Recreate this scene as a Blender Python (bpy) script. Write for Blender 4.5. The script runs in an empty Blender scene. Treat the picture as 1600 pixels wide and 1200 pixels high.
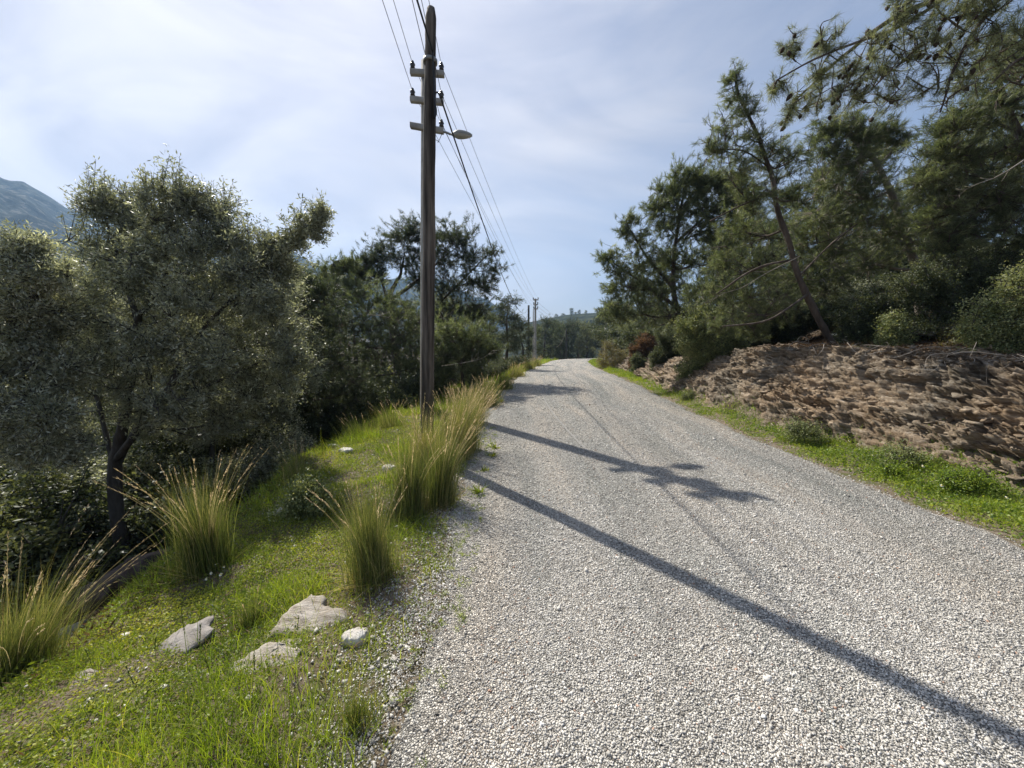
import bpy, bmesh, math, random
import numpy as np
from math import radians, sin, cos, pi
from mathutils import Vector

# ------------------------------------------------------------------ camera
S = bpy.context.scene
C = S.collection
CAM_H, F, TH = 1.55, 600.0, math.atan(70 / 600)
cam_d = bpy.data.cameras.new('camera'); cam = bpy.data.objects.new('camera', cam_d); C.objects.link(cam)
cam.location = (0, 0, CAM_H); cam.rotation_euler = (pi / 2 - TH, 0, 0)
cam_d.sensor_width = 36; cam_d.lens = 36 * F / 1600; cam_d.clip_end = 6000; cam_d.clip_start = 0.05
S.camera = cam

def ray(px, py):
    u, v = (px - 800) / F, (600 - py) / F
    return np.array([u, cos(TH) + v * sin(TH), v * cos(TH) - sin(TH)])
def at(px, py, Y):                                   # photo pixel at world distance Y
    d = ray(px, py); t = Y / d[1]
    return np.array([d[0] * t, Y, CAM_H + d[2] * t])
def gnd(px, py, z=0.0):                              # photo pixel on the horizontal plane z
    d = ray(px, py); t = (z - CAM_H) / d[2]
    return np.array([d[0] * t, d[1] * t, z])

# ------------------------------------------------------------------ light
S.render.engine = 'CYCLES'
S.cycles.max_bounces = 6; S.cycles.diffuse_bounces = 3; S.cycles.glossy_bounces = 2
S.cycles.transmission_bounces = 4; S.cycles.volume_bounces = 0; S.cycles.transparent_max_bounces = 6
S.cycles.use_denoising = True; S.cycles.denoiser = 'OPENIMAGEDENOISE'; S.cycles.denoising_input_passes = 'RGB_ALBEDO_NORMAL'; S.cycles.denoising_prefilter = 'ACCURATE'
S.cycles.sample_clamp_indirect = 4
S.view_settings.view_transform = 'Standard'; S.view_settings.look = 'None'
S.view_settings.exposure = 0.64; S.view_settings.gamma = 1
SUN_EL, SUN_AZ = radians(48.2), radians(-38)           # azimuth from +Y towards +X
sd = Vector((sin(SUN_AZ) * cos(SUN_EL), cos(SUN_AZ) * cos(SUN_EL), sin(SUN_EL)))
sl = bpy.data.lights.new('sun', 'SUN'); so = bpy.data.objects.new('sun', sl); C.objects.link(so)
sl.energy = 5.0; sl.angle = radians(0.6); sl.color = (1, 0.95, 0.86)
so.rotation_euler = sd.to_track_quat('Z', 'Y').to_euler(); so.location = (0, 0, 30)

W = bpy.data.worlds.new('World'); S.world = W; W.use_nodes = True
nt = W.node_tree; nt.nodes.clear()
def N(t, nt_, **k):
    n = nt_.nodes.new(t)
    for a, b in k.items():
        if a[0] == '_': setattr(n, a[1:], b)
        else: n.inputs[a.replace('__', ' ')].default_value = b
    return n
out = N('ShaderNodeOutputWorld', nt)
bg1 = N('ShaderNodeBackground', nt, Strength=0.070)
sky = N('ShaderNodeTexSky', nt); sky.sky_type = 'NISHITA'; sky.sun_disc = False
sky.sun_elevation = SUN_EL; sky.sun_rotation = SUN_AZ; sky.dust_density = 1.0; sky.ozone_density = 2.0; sky.air_density = 1.1
tint = N('ShaderNodeMix', nt, _data_type='RGBA', _blend_type='MULTIPLY'); tint.inputs[0].default_value = 1
tint.inputs[7].default_value = (1.10, 1.0, 1.02, 1)
nt.links.new(sky.outputs[0], tint.inputs[6]); nt.links.new(tint.outputs[2], bg1.inputs[0])
bg2 = N('ShaderNodeBackground', nt, Color=(0.60, 0.585, 0.635, 1), Strength=1.0)
tc = N('ShaderNodeTexCoord', nt)
mp = N('ShaderNodeMapping', nt); mp.inputs['Scale'].default_value = (1.0, 0.8, 2.6); mp.inputs['Rotation'].default_value = (0.2, 0.35, 0.5)
nt.links.new(tc.outputs['Generated'], mp.inputs[0])
n1 = N('ShaderNodeTexNoise', nt, Scale=1.5, Detail=7, Roughness=0.55, Distortion=0.6); nt.links.new(mp.outputs[0], n1.inputs[0])
# veil is thickest on the sunward (left) side
dt = N('ShaderNodeVectorMath', nt, _operation='DOT_PRODUCT'); nt.links.new(tc.outputs['Generated'], dt.inputs[0])
vd = Vector((-0.62, 0.58, 0.53)).normalized(); dt.inputs[1].default_value = vd
r1 = N('ShaderNodeMapRange', nt); nt.links.new(dt.outputs['Value'], r1.inputs[0])
r1.inputs[1].default_value = 0.35; r1.inputs[2].default_value = 0.97; r1.inputs[3].default_value = -0.20; r1.inputs[4].default_value = 0.62
ad = N('ShaderNodeMath', nt, _operation='ADD'); nt.links.new(r1.outputs[0], ad.inputs[0])
r2 = N('ShaderNodeMapRange', nt); nt.links.new(n1.outputs[0], r2.inputs[0])
r2.inputs[1].default_value = 0.3; r2.inputs[2].default_value = 0.7; r2.inputs[3].default_value = 0.02; r2.inputs[4].default_value = 0.80
nt.links.new(r2.outputs[0], ad.inputs[1])
cl = N('ShaderNodeClamp', nt); nt.links.new(ad.outputs[0], cl.inputs[0]); cl.inputs[2].default_value = 0.93
n2 = N('ShaderNodeTexNoise', nt, Scale=2.1, Detail=6, Roughness=0.5, Distortion=1.2); mp2 = N('ShaderNodeMapping', nt); mp2.inputs['Scale'].default_value = (0.7, 1.6, 2.2); mp2.inputs['Rotation'].default_value = (0.5, -0.35, -0.7)
nt.links.new(tc.outputs['Generated'], mp2.inputs[0]); nt.links.new(mp2.outputs[0], n2.inputs[0])
vr = nt.nodes.new('ShaderNodeValToRGB'); vr.color_ramp.elements[0].position = 0.34; vr.color_ramp.elements[0].color = (0.41, 0.415, 0.48, 1); vr.color_ramp.elements[1].position = 0.68; vr.color_ramp.elements[1].color = (0.645, 0.625, 0.64, 1)
nt.links.new(n2.outputs[0], vr.inputs[0]); nt.links.new(vr.outputs[0], bg2.inputs[0])
r5_ = N('ShaderNodeMapRange', nt); nt.links.new(dt.outputs['Value'], r5_.inputs[0]); r5_.inputs[1].default_value = 0.45; r5_.inputs[2].default_value = 1.0; r5_.inputs[3].default_value = 0.84; r5_.inputs[4].default_value = 1.16
nt.links.new(r5_.outputs[0], bg2.inputs[1])
mx = N('ShaderNodeMixShader', nt)
nt.links.new(cl.outputs[0], mx.inputs[0]); nt.links.new(bg1.outputs[0], mx.inputs[1]); nt.links.new(bg2.outputs[0], mx.inputs[2])
nt.links.new(mx.outputs[0], out.inputs[0])

# ------------------------------------------------------------------ noise + mesh helpers
rng = np.random.default_rng(7); random.seed(7)
def _h(i, j, k, s):
    n = (i * 374761393 + j * 668265263 + k * 2147483647 + s * 1274126177) & 0xffffffff
    n = ((n ^ (n >> 13)) * 1274126177) & 0xffffffff
    n = ((n ^ (n >> 16)) * 2246822519) & 0xffffffff
    return ((n ^ (n >> 15)) & 0xffffff) / 0xffffff
def vnoise(x, y, z=0.0, s=0):
    x, y, z = np.broadcast_arrays(np.asarray(x, float), y, z)
    xi, yi, zi = [np.floor(a).astype(np.int64) for a in (x, y, z)]
    fx, fy, fz = x - xi, y - yi, z - zi
    fx, fy, fz = [f * f * (3 - 2 * f) for f in (fx, fy, fz)]
    r = 0
    for a in (0, 1):
        for b in (0, 1):
            for c in (0, 1):
                r = r + _h(xi + a, yi + b, zi + c, s) * (fx if a else 1 - fx) * (fy if b else 1 - fy) * (fz if c else 1 - fz)
    return r
def fbm(x, y, z=0.0, o=4, s=0):
    r, a, t = 0, 0.5, 0
    for i in range(o):
        r = r + a * vnoise(x * 2 ** i, y * 2 ** i, np.asarray(z) * 2 ** i, s + i); t += a; a *= 0.5
    return r / t
def unit(v): return v / np.maximum(np.linalg.norm(v, axis=-1, keepdims=True), 1e-9)
def rdir(n, r=None):
    return unit((r or rng).normal(size=(n, 3)))

def mesh_np(name, V, T, mat, parent=None, tint=None, smooth=False, uv=None, quads=None):
    V = np.asarray(V, np.float32); T = np.asarray(T, np.int32).reshape(-1, 3)
    q = np.asarray(quads, np.int32).reshape(-1, 4) if quads is not None else np.zeros((0, 4), np.int32)
    m = bpy.data.meshes.new(name)
    m.vertices.add(len(V)); m.vertices.foreach_set('co', V.ravel())
    li = np.concatenate([T.ravel(), q.ravel()])
    m.loops.add(len(li)); m.loops.foreach_set('vertex_index', li)
    m.polygons.add(len(T) + len(q))
    st = np.concatenate([np.arange(len(T)) * 3, len(T) * 3 + np.arange(len(q)) * 4]).astype(np.int32)
    m.polygons.foreach_set('loop_start', st)
    if smooth: m.polygons.foreach_set('use_smooth', np.ones(len(st), bool))
    m.update(calc_edges=True)
    if tint is not None:
        a = m.attributes.new('tint', 'FLOAT', 'POINT'); a.data.foreach_set('value', np.asarray(tint, np.float32))
    if uv is not None:
        l = m.uv_layers.new(name='UVMap'); l.data.foreach_set('uv', np.asarray(uv, np.float32)[li].ravel())
    m.materials.append(mat)
    o = bpy.data.objects.new(name, m); C.objects.link(o)
    if parent: o.parent = parent
    return o
def tag(o, label, cat=None, group=None, kind=None):
    if label: o['label'] = label
    if cat: o['category'] = cat
    if group: o['group'] = group
    if kind: o['kind'] = kind
    return o
def thing(name, label, cat, loc=(0, 0, 0), group=None):
    o = bpy.data.objects.new(name, None); C.objects.link(o); o.location = [float(a) for a in loc]; o.empty_display_size = 0.2
    return tag(o, label, cat, group)

class Acc:                                           # collects triangles
    def __init__(s): s.V = []; s.T = []; s.t = []; s.n = 0
    def add(s, V, T, t=None):
        V = np.asarray(V, float).reshape(-1, 3); T = np.asarray(T, np.int64).reshape(-1, 3)
        s.V.append(V); s.T.append(T + s.n); s.t.append(np.full(len(V), 0.5) if t is None else np.asarray(t, float)); s.n += len(V)
    def build(s, name, mat, parent=None, smooth=False, origin=None):
        V = np.concatenate(s.V)
        if origin is not None: V = V - np.asarray(origin)
        return mesh_np(name, V, np.concatenate(s.T), mat, parent, np.concatenate(s.t), smooth)

def tubes(p0, p1, r0, r1, k=4):                      # many separate tapered tube segments
    p0, p1 = np.asarray(p0, float).reshape(-1, 3), np.asarray(p1, float).reshape(-1, 3); n = len(p0)
    d = unit(p1 - p0); ref = np.where(np.abs(d[:, 2:3]) > 0.9, [[1., 0, 0]], [[0, 0, 1.]])
    a = unit(np.cross(d, ref)); b = np.cross(d, a)
    an = np.arange(k) * 2 * pi / k
    ring = a[:, None] * np.cos(an)[None, :, None] + b[:, None] * np.sin(an)[None, :, None]
    V = np.concatenate([p0[:, None] + ring * np.reshape(r0, (-1, 1, 1)), p1[:, None] + ring * np.reshape(r1, (-1, 1, 1))], 1)
    i = np.arange(k); j = (i + 1) % k
    T = np.concatenate([np.stack([i, j, j + k], 1), np.stack([i, j + k, i + k], 1)])
    return V.reshape(-1, 3), (T[None] + (np.arange(n) * 2 * k)[:, None, None]).reshape(-1, 3)
def polytube(P, R, k=8, cap=True, bump=0.0, seed=0):  # one continuous tube along a polyline
    P = np.asarray(P, float); n = len(P); R = np.broadcast_to(R, (n,))
    d = unit(np.gradient(P, axis=0)); ref = np.array([0.31, 0.93, 0.17])
    a = unit(np.cross(d, ref)); b = np.cross(d, a)
    an = np.arange(k) * 2 * pi / k
    rr = R[:, None] * (1 + bump * (vnoise(np.cos(an)[None] * 2 + 5, np.sin(an)[None] * 2 + 5, np.arange(n)[:, None] * 0.8, seed) - 0.5))
    V = P[:, None] + a[:, None] * (np.cos(an)[None] * rr)[..., None] + b[:, None] * (np.sin(an)[None] * rr)[..., None]
    V = V.reshape(-1, 3); i = np.arange(k); j = (i + 1) % k
    T = np.concatenate([np.stack([i, j, j + k], 1), np.stack([i, j + k, i + k], 1)])
    T = (T[None] + (np.arange(n - 1) * k)[:, None, None]).reshape(-1, 3)
    if cap:
        V = np.concatenate([V, P[:1], P[-1:]]); c0, c1 = n * k, n * k + 1
        T = np.concatenate([T, np.stack([j, i, np.full(k, c0)], 1), np.stack([i + (n - 1) * k, j + (n - 1) * k, np.full(k, c1)], 1)])
    return V, T
def lathe(P, ax0, ax1, prof, k=16):                  # prof: (t along axis, radius)
    ax0, ax1 = np.asarray(ax0, float), np.asarray(ax1, float)
    pts = [ax0 + (ax1 - ax0) * t for t, r in prof]
    return polytube(pts, [max(r, 1e-4) for t, r in prof], k)
def box(c, ax, ay, az, bev=0.0):                     # oriented box, half axes; tiny chamfer
    c, ax, ay, az = [np.asarray(a, float) for a in (c, ax, ay, az)]
    bm = bmesh.new(); bmesh.ops.create_cube(bm, size=2)
    for v in bm.verts:
        v.co = Vector(c + ax * v.co.x + ay * v.co.y + az * v.co.z)
    if bev: bmesh.ops.bevel(bm, geom=bm.edges[:], offset=bev, segments=1, affect='EDGES')
    bmesh.ops.triangulate(bm, faces=bm.faces[:])
    V = np.array([v.co[:] for v in bm.verts]); T = np.array([[v.index for v in f.verts] for f in bm.faces]); bm.free()
    return V, T
def strips(base, dirv, L, w, bend, segs=3, prof=None, r=None):   # curved tapering blades
    r = r or rng; n = len(base); dirv = unit(dirv); L = np.broadcast_to(L, (n,)).astype(float); w = np.broadcast_to(w, (n,)).astype(float)
    side = unit(np.cross(dirv, rdir(n, r)))
    t = np.linspace(0, 1, segs + 1)
    P = base[:, None] + dirv[:, None] * (L[:, None] * t)[..., None] + bend[:, None] * (L[:, None] * t ** 2)[..., None]
    wd = (1 - t ** 1.5) if prof is None else np.asarray(prof)
    wd = w[:, None] * wd[None]
    Lf = P - side[:, None] * wd[..., None]; Rt = P + side[:, None] * wd[..., None]
    V = np.stack([Lf, Rt], 2)                          # n, segs+1, 2, 3
    V = np.concatenate([V[:, :-1].reshape(n, -1, 3), P[:, -1:]], 1)
    T = []
    for s in range(segs - 1):
        a = 2 * s; T += [[a, a + 1, a + 3], [a, a + 3, a + 2]]
    a = 2 * (segs - 1); T += [[a, a + 1, a + 2]]
    m = V.shape[1]
    return V.reshape(-1, 3), (np.array(T)[None] + (np.arange(n) * m)[:, None, None]).reshape(-1, 3), m, P[:, -1]
def leaves(pos, dirv, L, w, r=None, fold=0.25):
    r = r or rng; n = len(pos); dirv = unit(dirv); side = unit(np.cross(dirv, rdir(n, r))); up = np.cross(side, dirv)
    L = np.broadcast_to(L, (n,))[:, None]; w = np.broadcast_to(w, (n,))[:, None]
    mid = pos + dirv * L * 0.45
    V = np.stack([pos, mid + side * w + up * w * fold, mid - side * w + up * w * fold, pos + dirv * L], 1)
    T = np.array([[0, 1, 3], [0, 3, 2]])
    return V.reshape(-1, 3), (T[None] + (np.arange(n) * 4)[:, None, None]).reshape(-1, 3), 4
OCT = np.array([[1, 0, 0], [-1, 0, 0], [0, 1, 0], [0, -1, 0], [0, 0, 1], [0, 0, -1]], float)
OCT_T = np.array([[0, 2, 4], [2, 1, 4], [1, 3, 4], [3, 0, 4], [2, 0, 5], [1, 2, 5], [3, 1, 5], [0, 3, 5]])
def chips(pos, size, r=None):                        # angular little stones
    r = r or rng; n = len(pos); size = np.broadcast_to(size, (n,))
    q = rdir(n, r); a = unit(np.cross(q, rdir(n, r))); b = np.cross(q, a)
    B = OCT[None] * r.uniform(0.55, 1.25, (n, 6, 1)) + r.normal(size=(n, 6, 3)) * 0.18
    V = B[..., 0:1] * a[:, None] + B[..., 1:2] * b[:, None] + B[..., 2:3] * q[:, None]
    V = V * size[:, None, None] * np.array([1, 1, 0.75]) + pos[:, None]
    return V.reshape(-1, 3), (OCT_T[None] + (np.arange(n) * 6)[:, None, None]).reshape(-1, 3), 6

# ------------------------------------------------------------------ materials
def new_mat(name):
    m = bpy.data.materials.new(name); m.use_nodes = True; t = m.node_tree; t.nodes.clear()
    o = N('ShaderNodeOutputMaterial', t); return m, t, o
def ramp(t, stops, src=None):
    r = t.nodes.new('ShaderNodeValToRGB'); e = r.color_ramp.elements
    while len(e) < len(stops): e.new(0.5)
    for i, (p, c) in enumerate(stops): e[i].position = p; e[i].color = (*c, 1)
    if src is not None: t.links.new(src, r.inputs[0])
    return r
def foliage(name, stops, trans=0.35, rough=0.5, spec=0.4, tcol=(1.0, 1.0, 0.45), noise=1.2):
    m, t, o = new_mat(name)
    at_ = N('ShaderNodeAttribute', t, _attribute_name='tint')
    nz = N('ShaderNodeTexNoise', t, Scale=noise, Detail=2)
    g = N('ShaderNodeNewGeometry', t); t.links.new(g.outputs['Position'], nz.inputs[0])
    ml = N('ShaderNodeMath', t, _operation='MULTIPLY_ADD'); t.links.new(nz.outputs[0], ml.inputs[0]); ml.inputs[1].default_value = 0.9
    sb = N('ShaderNodeMath', t, _operation='SUBTRACT'); t.links.new(at_.outputs['Fac'], sb.inputs[0]); sb.inputs[1].default_value = 0.45
    t.links.new(sb.outputs[0], ml.inputs[2])
    rp = ramp(t, [(q, tuple(min(1, cc * 1.3) for cc in col)) for q, col in stops], ml.outputs[0])
    p = N('ShaderNodeBsdfPrincipled', t, Roughness=rough); p.inputs['Specular IOR Level'].default_value = spec
    t.links.new(rp.outputs[0], p.inputs['Base Color'])
    tr = N('ShaderNodeBsdfTranslucent', t)
    mc = N('ShaderNodeMix', t, _data_type='RGBA', _blend_type='MULTIPLY'); mc.inputs[0].default_value = 1
    mc.inputs[7].default_value = (*[c * 1.7 for c in tcol], 1); t.links.new(rp.outputs[0], mc.inputs[6]); t.links.new(mc.outputs[2], tr.inputs[0])
    mx = N('ShaderNodeMixShader', t); mx.inputs[0].default_value = trans
    t.links.new(p.outputs[0], mx.inputs[1]); t.links.new(tr.outputs[0], mx.inputs[2]); t.links.new(mx.outputs[0], o.inputs[0])
    return m
def solid(name, stops, scale=3.0, rough=0.85, bump=0.3, bscale=None, stretch=(1, 1, 1), detail=6, metal=0, dist=0.02, spec=0.3, vor=False, obj=False):
    m, t, o = new_mat(name)
    tcn = N('ShaderNodeTexCoord', t); mpn = N('ShaderNodeMapping', t); mpn.inputs['Scale'].default_value = stretch
    g = N('ShaderNodeNewGeometry', t)
    t.links.new(tcn.outputs['Object'] if obj else g.outputs['Position'], mpn.inputs[0])
    nz = N('ShaderNodeTexNoise', t, Scale=scale, Detail=detail, Roughness=0.62); t.links.new(mpn.outputs[0], nz.inputs[0])
    rp = ramp(t, stops, nz.outputs[0])
    p = N('ShaderNodeBsdfPrincipled', t, Roughness=rough, Metallic=metal); p.inputs['Specular IOR Level'].default_value = spec
    t.links.new(rp.outputs[0], p.inputs['Base Color'])
    nb = N('ShaderNodeTexNoise', t, Scale=bscale or scale * 4, Detail=5, Roughness=0.7); t.links.new(mpn.outputs[0], nb.inputs[0])
    bp = N('ShaderNodeBump', t, Strength=bump, Distance=dist); t.links.new(nb.outputs[0], bp.inputs['Height']); t.links.new(bp.outputs[0], p.inputs['Normal'])
    t.links.new(p.outputs[0], o.inputs[0])
    return m
M = {}
M['pine'] = foliage('pine_needles', [(0.0, (0.030, 0.040, 0.024)), (0.45, (0.085, 0.098, 0.050)), (0.8, (0.165, 0.172, 0.092)), (1.0, (0.26, 0.255, 0.15))], 0.38, 0.45, 0.4, (0.9, 1, 0.55))  # upper stops put the brightness of backlit, sun-catching tips into the needle colour
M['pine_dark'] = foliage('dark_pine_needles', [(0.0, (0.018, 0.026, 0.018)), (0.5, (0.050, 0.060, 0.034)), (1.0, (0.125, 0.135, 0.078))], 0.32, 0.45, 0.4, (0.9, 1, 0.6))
M['pine_grey'] = foliage('grey_green_pine_needles', [(0.0, (0.05, 0.062, 0.04)), (0.5, (0.13, 0.145, 0.085)), (1.0, (0.26, 0.27, 0.16))], 0.38, 0.45, 0.4, (1, 1, 0.6))
M['olive'] = foliage('olive_leaves', [(0.0, (0.065, 0.072, 0.055)), (0.45, (0.18, 0.19, 0.14)), (0.8, (0.32, 0.325, 0.25)), (1.0, (0.55, 0.55, 0.46))], 0.32, 0.42, 0.5, (1, 1, 0.6), 0.8)
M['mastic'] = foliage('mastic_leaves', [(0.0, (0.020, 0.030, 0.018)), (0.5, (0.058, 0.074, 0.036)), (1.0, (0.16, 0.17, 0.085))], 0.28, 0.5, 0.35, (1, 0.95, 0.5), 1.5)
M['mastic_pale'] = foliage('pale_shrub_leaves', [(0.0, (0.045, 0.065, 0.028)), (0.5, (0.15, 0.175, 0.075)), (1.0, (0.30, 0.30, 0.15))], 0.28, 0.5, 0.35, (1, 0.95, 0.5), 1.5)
M['dead'] = foliage('dead_leaves', [(0.0, (0.04, 0.026, 0.016)), (0.5, (0.105, 0.066, 0.04)), (1.0, (0.19, 0.13, 0.075))], 0.25, 0.7, 0.2, (1, 0.8, 0.5))
M['bud'] = foliage('sparse_buds', [(0.0, (0.08, 0.07, 0.03)), (0.5, (0.17, 0.15, 0.06)), (1.0, (0.25, 0.22, 0.09))], 0.3, 0.6, 0.3, (1, 1, 0.4))
M['grass'] = foliage('grass_blades', [(0.0, (0.05, 0.085, 0.015)), (0.45, (0.15, 0.205, 0.03)), (0.8, (0.24, 0.28, 0.045)), (1.0, (0.34, 0.30, 0.10))], 0.42, 0.45, 0.35, (1, 1, 0.3), 1.6)
M['herb'] = foliage('ground_cover_leaves', [(0.0, (0.05, 0.08, 0.018)), (0.5, (0.165, 0.205, 0.035)), (1.0, (0.34, 0.33, 0.07))], 0.35, 0.5, 0.3, (1, 1, 0.3), 2.2)
M['verge'] = foliage('verge_grass_blades', [(0.0, (0.05, 0.09, 0.018)), (0.5, (0.13, 0.185, 0.03)), (1.0, (0.25, 0.28, 0.06))], 0.4, 0.45, 0.3, (1, 1, 0.3), 1.0)
M['tussock'] = foliage('tussock_blades', [(0.0, (0.032, 0.048, 0.016)), (0.45, (0.11, 0.135, 0.045)), (0.72, (0.23, 0.215, 0.095)), (1.0, (0.42, 0.33, 0.19))], 0.35, 0.45, 0.35, (1, 1, 0.45), 1.5)
M['plume'] = foliage('dry_seed_heads', [(0.0, (0.14, 0.13, 0.06)), (0.5, (0.36, 0.28, 0.18)), (1.0, (0.56, 0.47, 0.34))], 0.45, 0.6, 0.2, (1, 0.95, 0.8))
M['petal'] = foliage('white_petals', [(0.0, (0.7, 0.7, 0.66)), (1.0, (0.85, 0.85, 0.82))], 0.3, 0.6, 0.2, (0.6, 0.6, 0.55))
M['yellow'] = foliage('yellow_petals', [(0.0, (0.6, 0.45, 0.02)), (1.0, (0.75, 0.6, 0.05))], 0.3, 0.6, 0.2, (0.6, 0.6, 0.2))
M['bark'] = solid('pine_bark', [(0.3, (0.035, 0.026, 0.02)), (0.55, (0.11, 0.085, 0.068)), (0.75, (0.22, 0.19, 0.16))], 4, 0.9, 0.8, 22, (1, 1, 0.35), dist=0.03)
M['bark_olive'] = solid('olive_bark', [(0.3, (0.03, 0.027, 0.023)), (0.55, (0.085, 0.078, 0.068)), (0.75, (0.17, 0.16, 0.14))], 5, 0.9, 0.8, 25, (1, 1, 0.3), dist=0.03)
M['bark_pale'] = solid('pale_twig_bark', [(0.3, (0.18, 0.15, 0.12)), (0.7, (0.38, 0.34, 0.29))], 5, 0.9, 0.6, 25, (1, 1, 0.3), dist=0.02)
M['cone'] = solid('pine_cone', [(0.3, (0.02, 0.014, 0.01)), (0.7, (0.07, 0.045, 0.03))], 60, 0.8, 0.8, 150, dist=0.004)
M['wood'] = solid('weathered_pole_wood', [(0.36, (0.022, 0.018, 0.015)), (0.5, (0.085, 0.070, 0.056)), (0.66, (0.20, 0.168, 0.135))], 14, 0.85, 1.0, 40, (1, 1, 0.06), dist=0.008)
M['wood_dark'] = solid('dark_pole_wood', [(0.3, (0.025, 0.022, 0.02)), (0.7, (0.07, 0.06, 0.052))], 10, 0.85, 0.5, 40, (1, 1, 0.08), dist=0.006)
M['concrete'] = solid('pole_concrete', [(0.3, (0.24, 0.225, 0.20)), (0.55, (0.36, 0.34, 0.30)), (0.75, (0.46, 0.44, 0.40))], 6, 0.9, 0.4, 60, dist=0.006)
M['metal'] = solid('galvanised_metal', [(0.3, (0.22, 0.22, 0.21)), (0.7, (0.38, 0.38, 0.36))], 12, 0.5, 0.1, 40, metal=0.6, dist=0.002)
M['lamp'] = solid('lamp_housing', [(0.3, (0.27, 0.27, 0.245)), (0.7, (0.38, 0.38, 0.345))], 9, 0.5, 0.1, 30, dist=0.003)
M['lampglass'] = solid('lamp_bowl', [(0.3, (0.30, 0.30, 0.28)), (0.7, (0.42, 0.42, 0.39))], 9, 0.2, 0.05, 30, dist=0.002, spec=0.6)
M['insul'] = solid('dark_porcelain', [(0.3, (0.02, 0.018, 0.02)), (0.7, (0.05, 0.045, 0.045))], 20, 0.25, 0.05, spec=0.6)
M['cable'] = solid('black_cable', [(0.3, (0.012, 0.012, 0.013)), (0.7, (0.03, 0.03, 0.03))], 20, 0.5, 0.05)
M['wire'] = solid('bare_wire', [(0.3, (0.06, 0.06, 0.065)), (0.7, (0.14, 0.14, 0.15))], 20, 0.5, 0.05)
M['stone'] = solid('pale_schist', [(0.25, (0.16, 0.12, 0.09)), (0.45, (0.37, 0.32, 0.26)), (0.6, (0.48, 0.43, 0.37)), (0.8, (0.62, 0.57, 0.50))], 9, 0.8, 1.0, 26, (1.0, 5.0, 4.0), dist=0.012)
M['stone_w'] = solid('whitish_quartz', [(0.3, (0.34, 0.30, 0.26)), (0.6, (0.58, 0.55, 0.50)), (0.8, (0.75, 0.72, 0.68))], 14, 0.7, 0.7, 45, dist=0.01)
M['stone_dark'] = solid('dark_boulder', [(0.3, (0.03, 0.022, 0.018)), (0.6, (0.085, 0.06, 0.05)), (0.8, (0.16, 0.13, 0.11))], 6, 0.85, 1.0, 20, dist=0.03)
M['stone_grey'] = solid('grey_schist', [(0.3, (0.16, 0.14, 0.12)), (0.6, (0.33, 0.30, 0.27)), (0.8, (0.5, 0.47, 0.43))], 8, 0.8, 0.8, 30, (1, 1, 3), dist=0.012)
M['twig'] = M['bark_pale']

def tint_mat(name, stops, rough=0.8, nscale=30.0, spec=0.3):
    m, t, o = new_mat(name)
    a = N('ShaderNodeAttribute', t, _attribute_name='tint'); rp = ramp(t, stops, a.outputs['Fac'])
    p = N('ShaderNodeBsdfPrincipled', t, Roughness=rough); p.inputs['Specular IOR Level'].default_value = spec
    g = N('ShaderNodeNewGeometry', t); nz = N('ShaderNodeTexNoise', t, Scale=nscale, Detail=3); t.links.new(g.outputs['Position'], nz.inputs[0])
    mr = N('ShaderNodeMapRange', t); t.links.new(nz.outputs[0], mr.inputs[0]); mr.inputs[1].default_value = 0.3; mr.inputs[2].default_value = 0.7
    mr.inputs[3].default_value = 0.75; mr.inputs[4].default_value = 1.15
    mc = N('ShaderNodeMix', t, _data_type='RGBA', _blend_type='MULTIPLY'); mc.inputs[0].default_value = 1
    t.links.new(rp.outputs[0], mc.inputs[6]); t.links.new(mr.outputs[0], mc.inputs[7])
    t.links.new(mc.outputs[2], p.inputs['Base Color']); t.links.new(p.outputs[0], o.inputs[0]); return m
M['chips'] = tint_mat('stone_chips', [(0.0, (0.13, 0.12, 0.105)), (0.25, (0.34, 0.32, 0.285)), (0.6, (0.54, 0.51, 0.46)), (0.85, (0.68, 0.645, 0.585)), (0.97, (0.80, 0.77, 0.71)), (1.0, (0.46, 0.30, 0.22))], 0.75)

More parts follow.
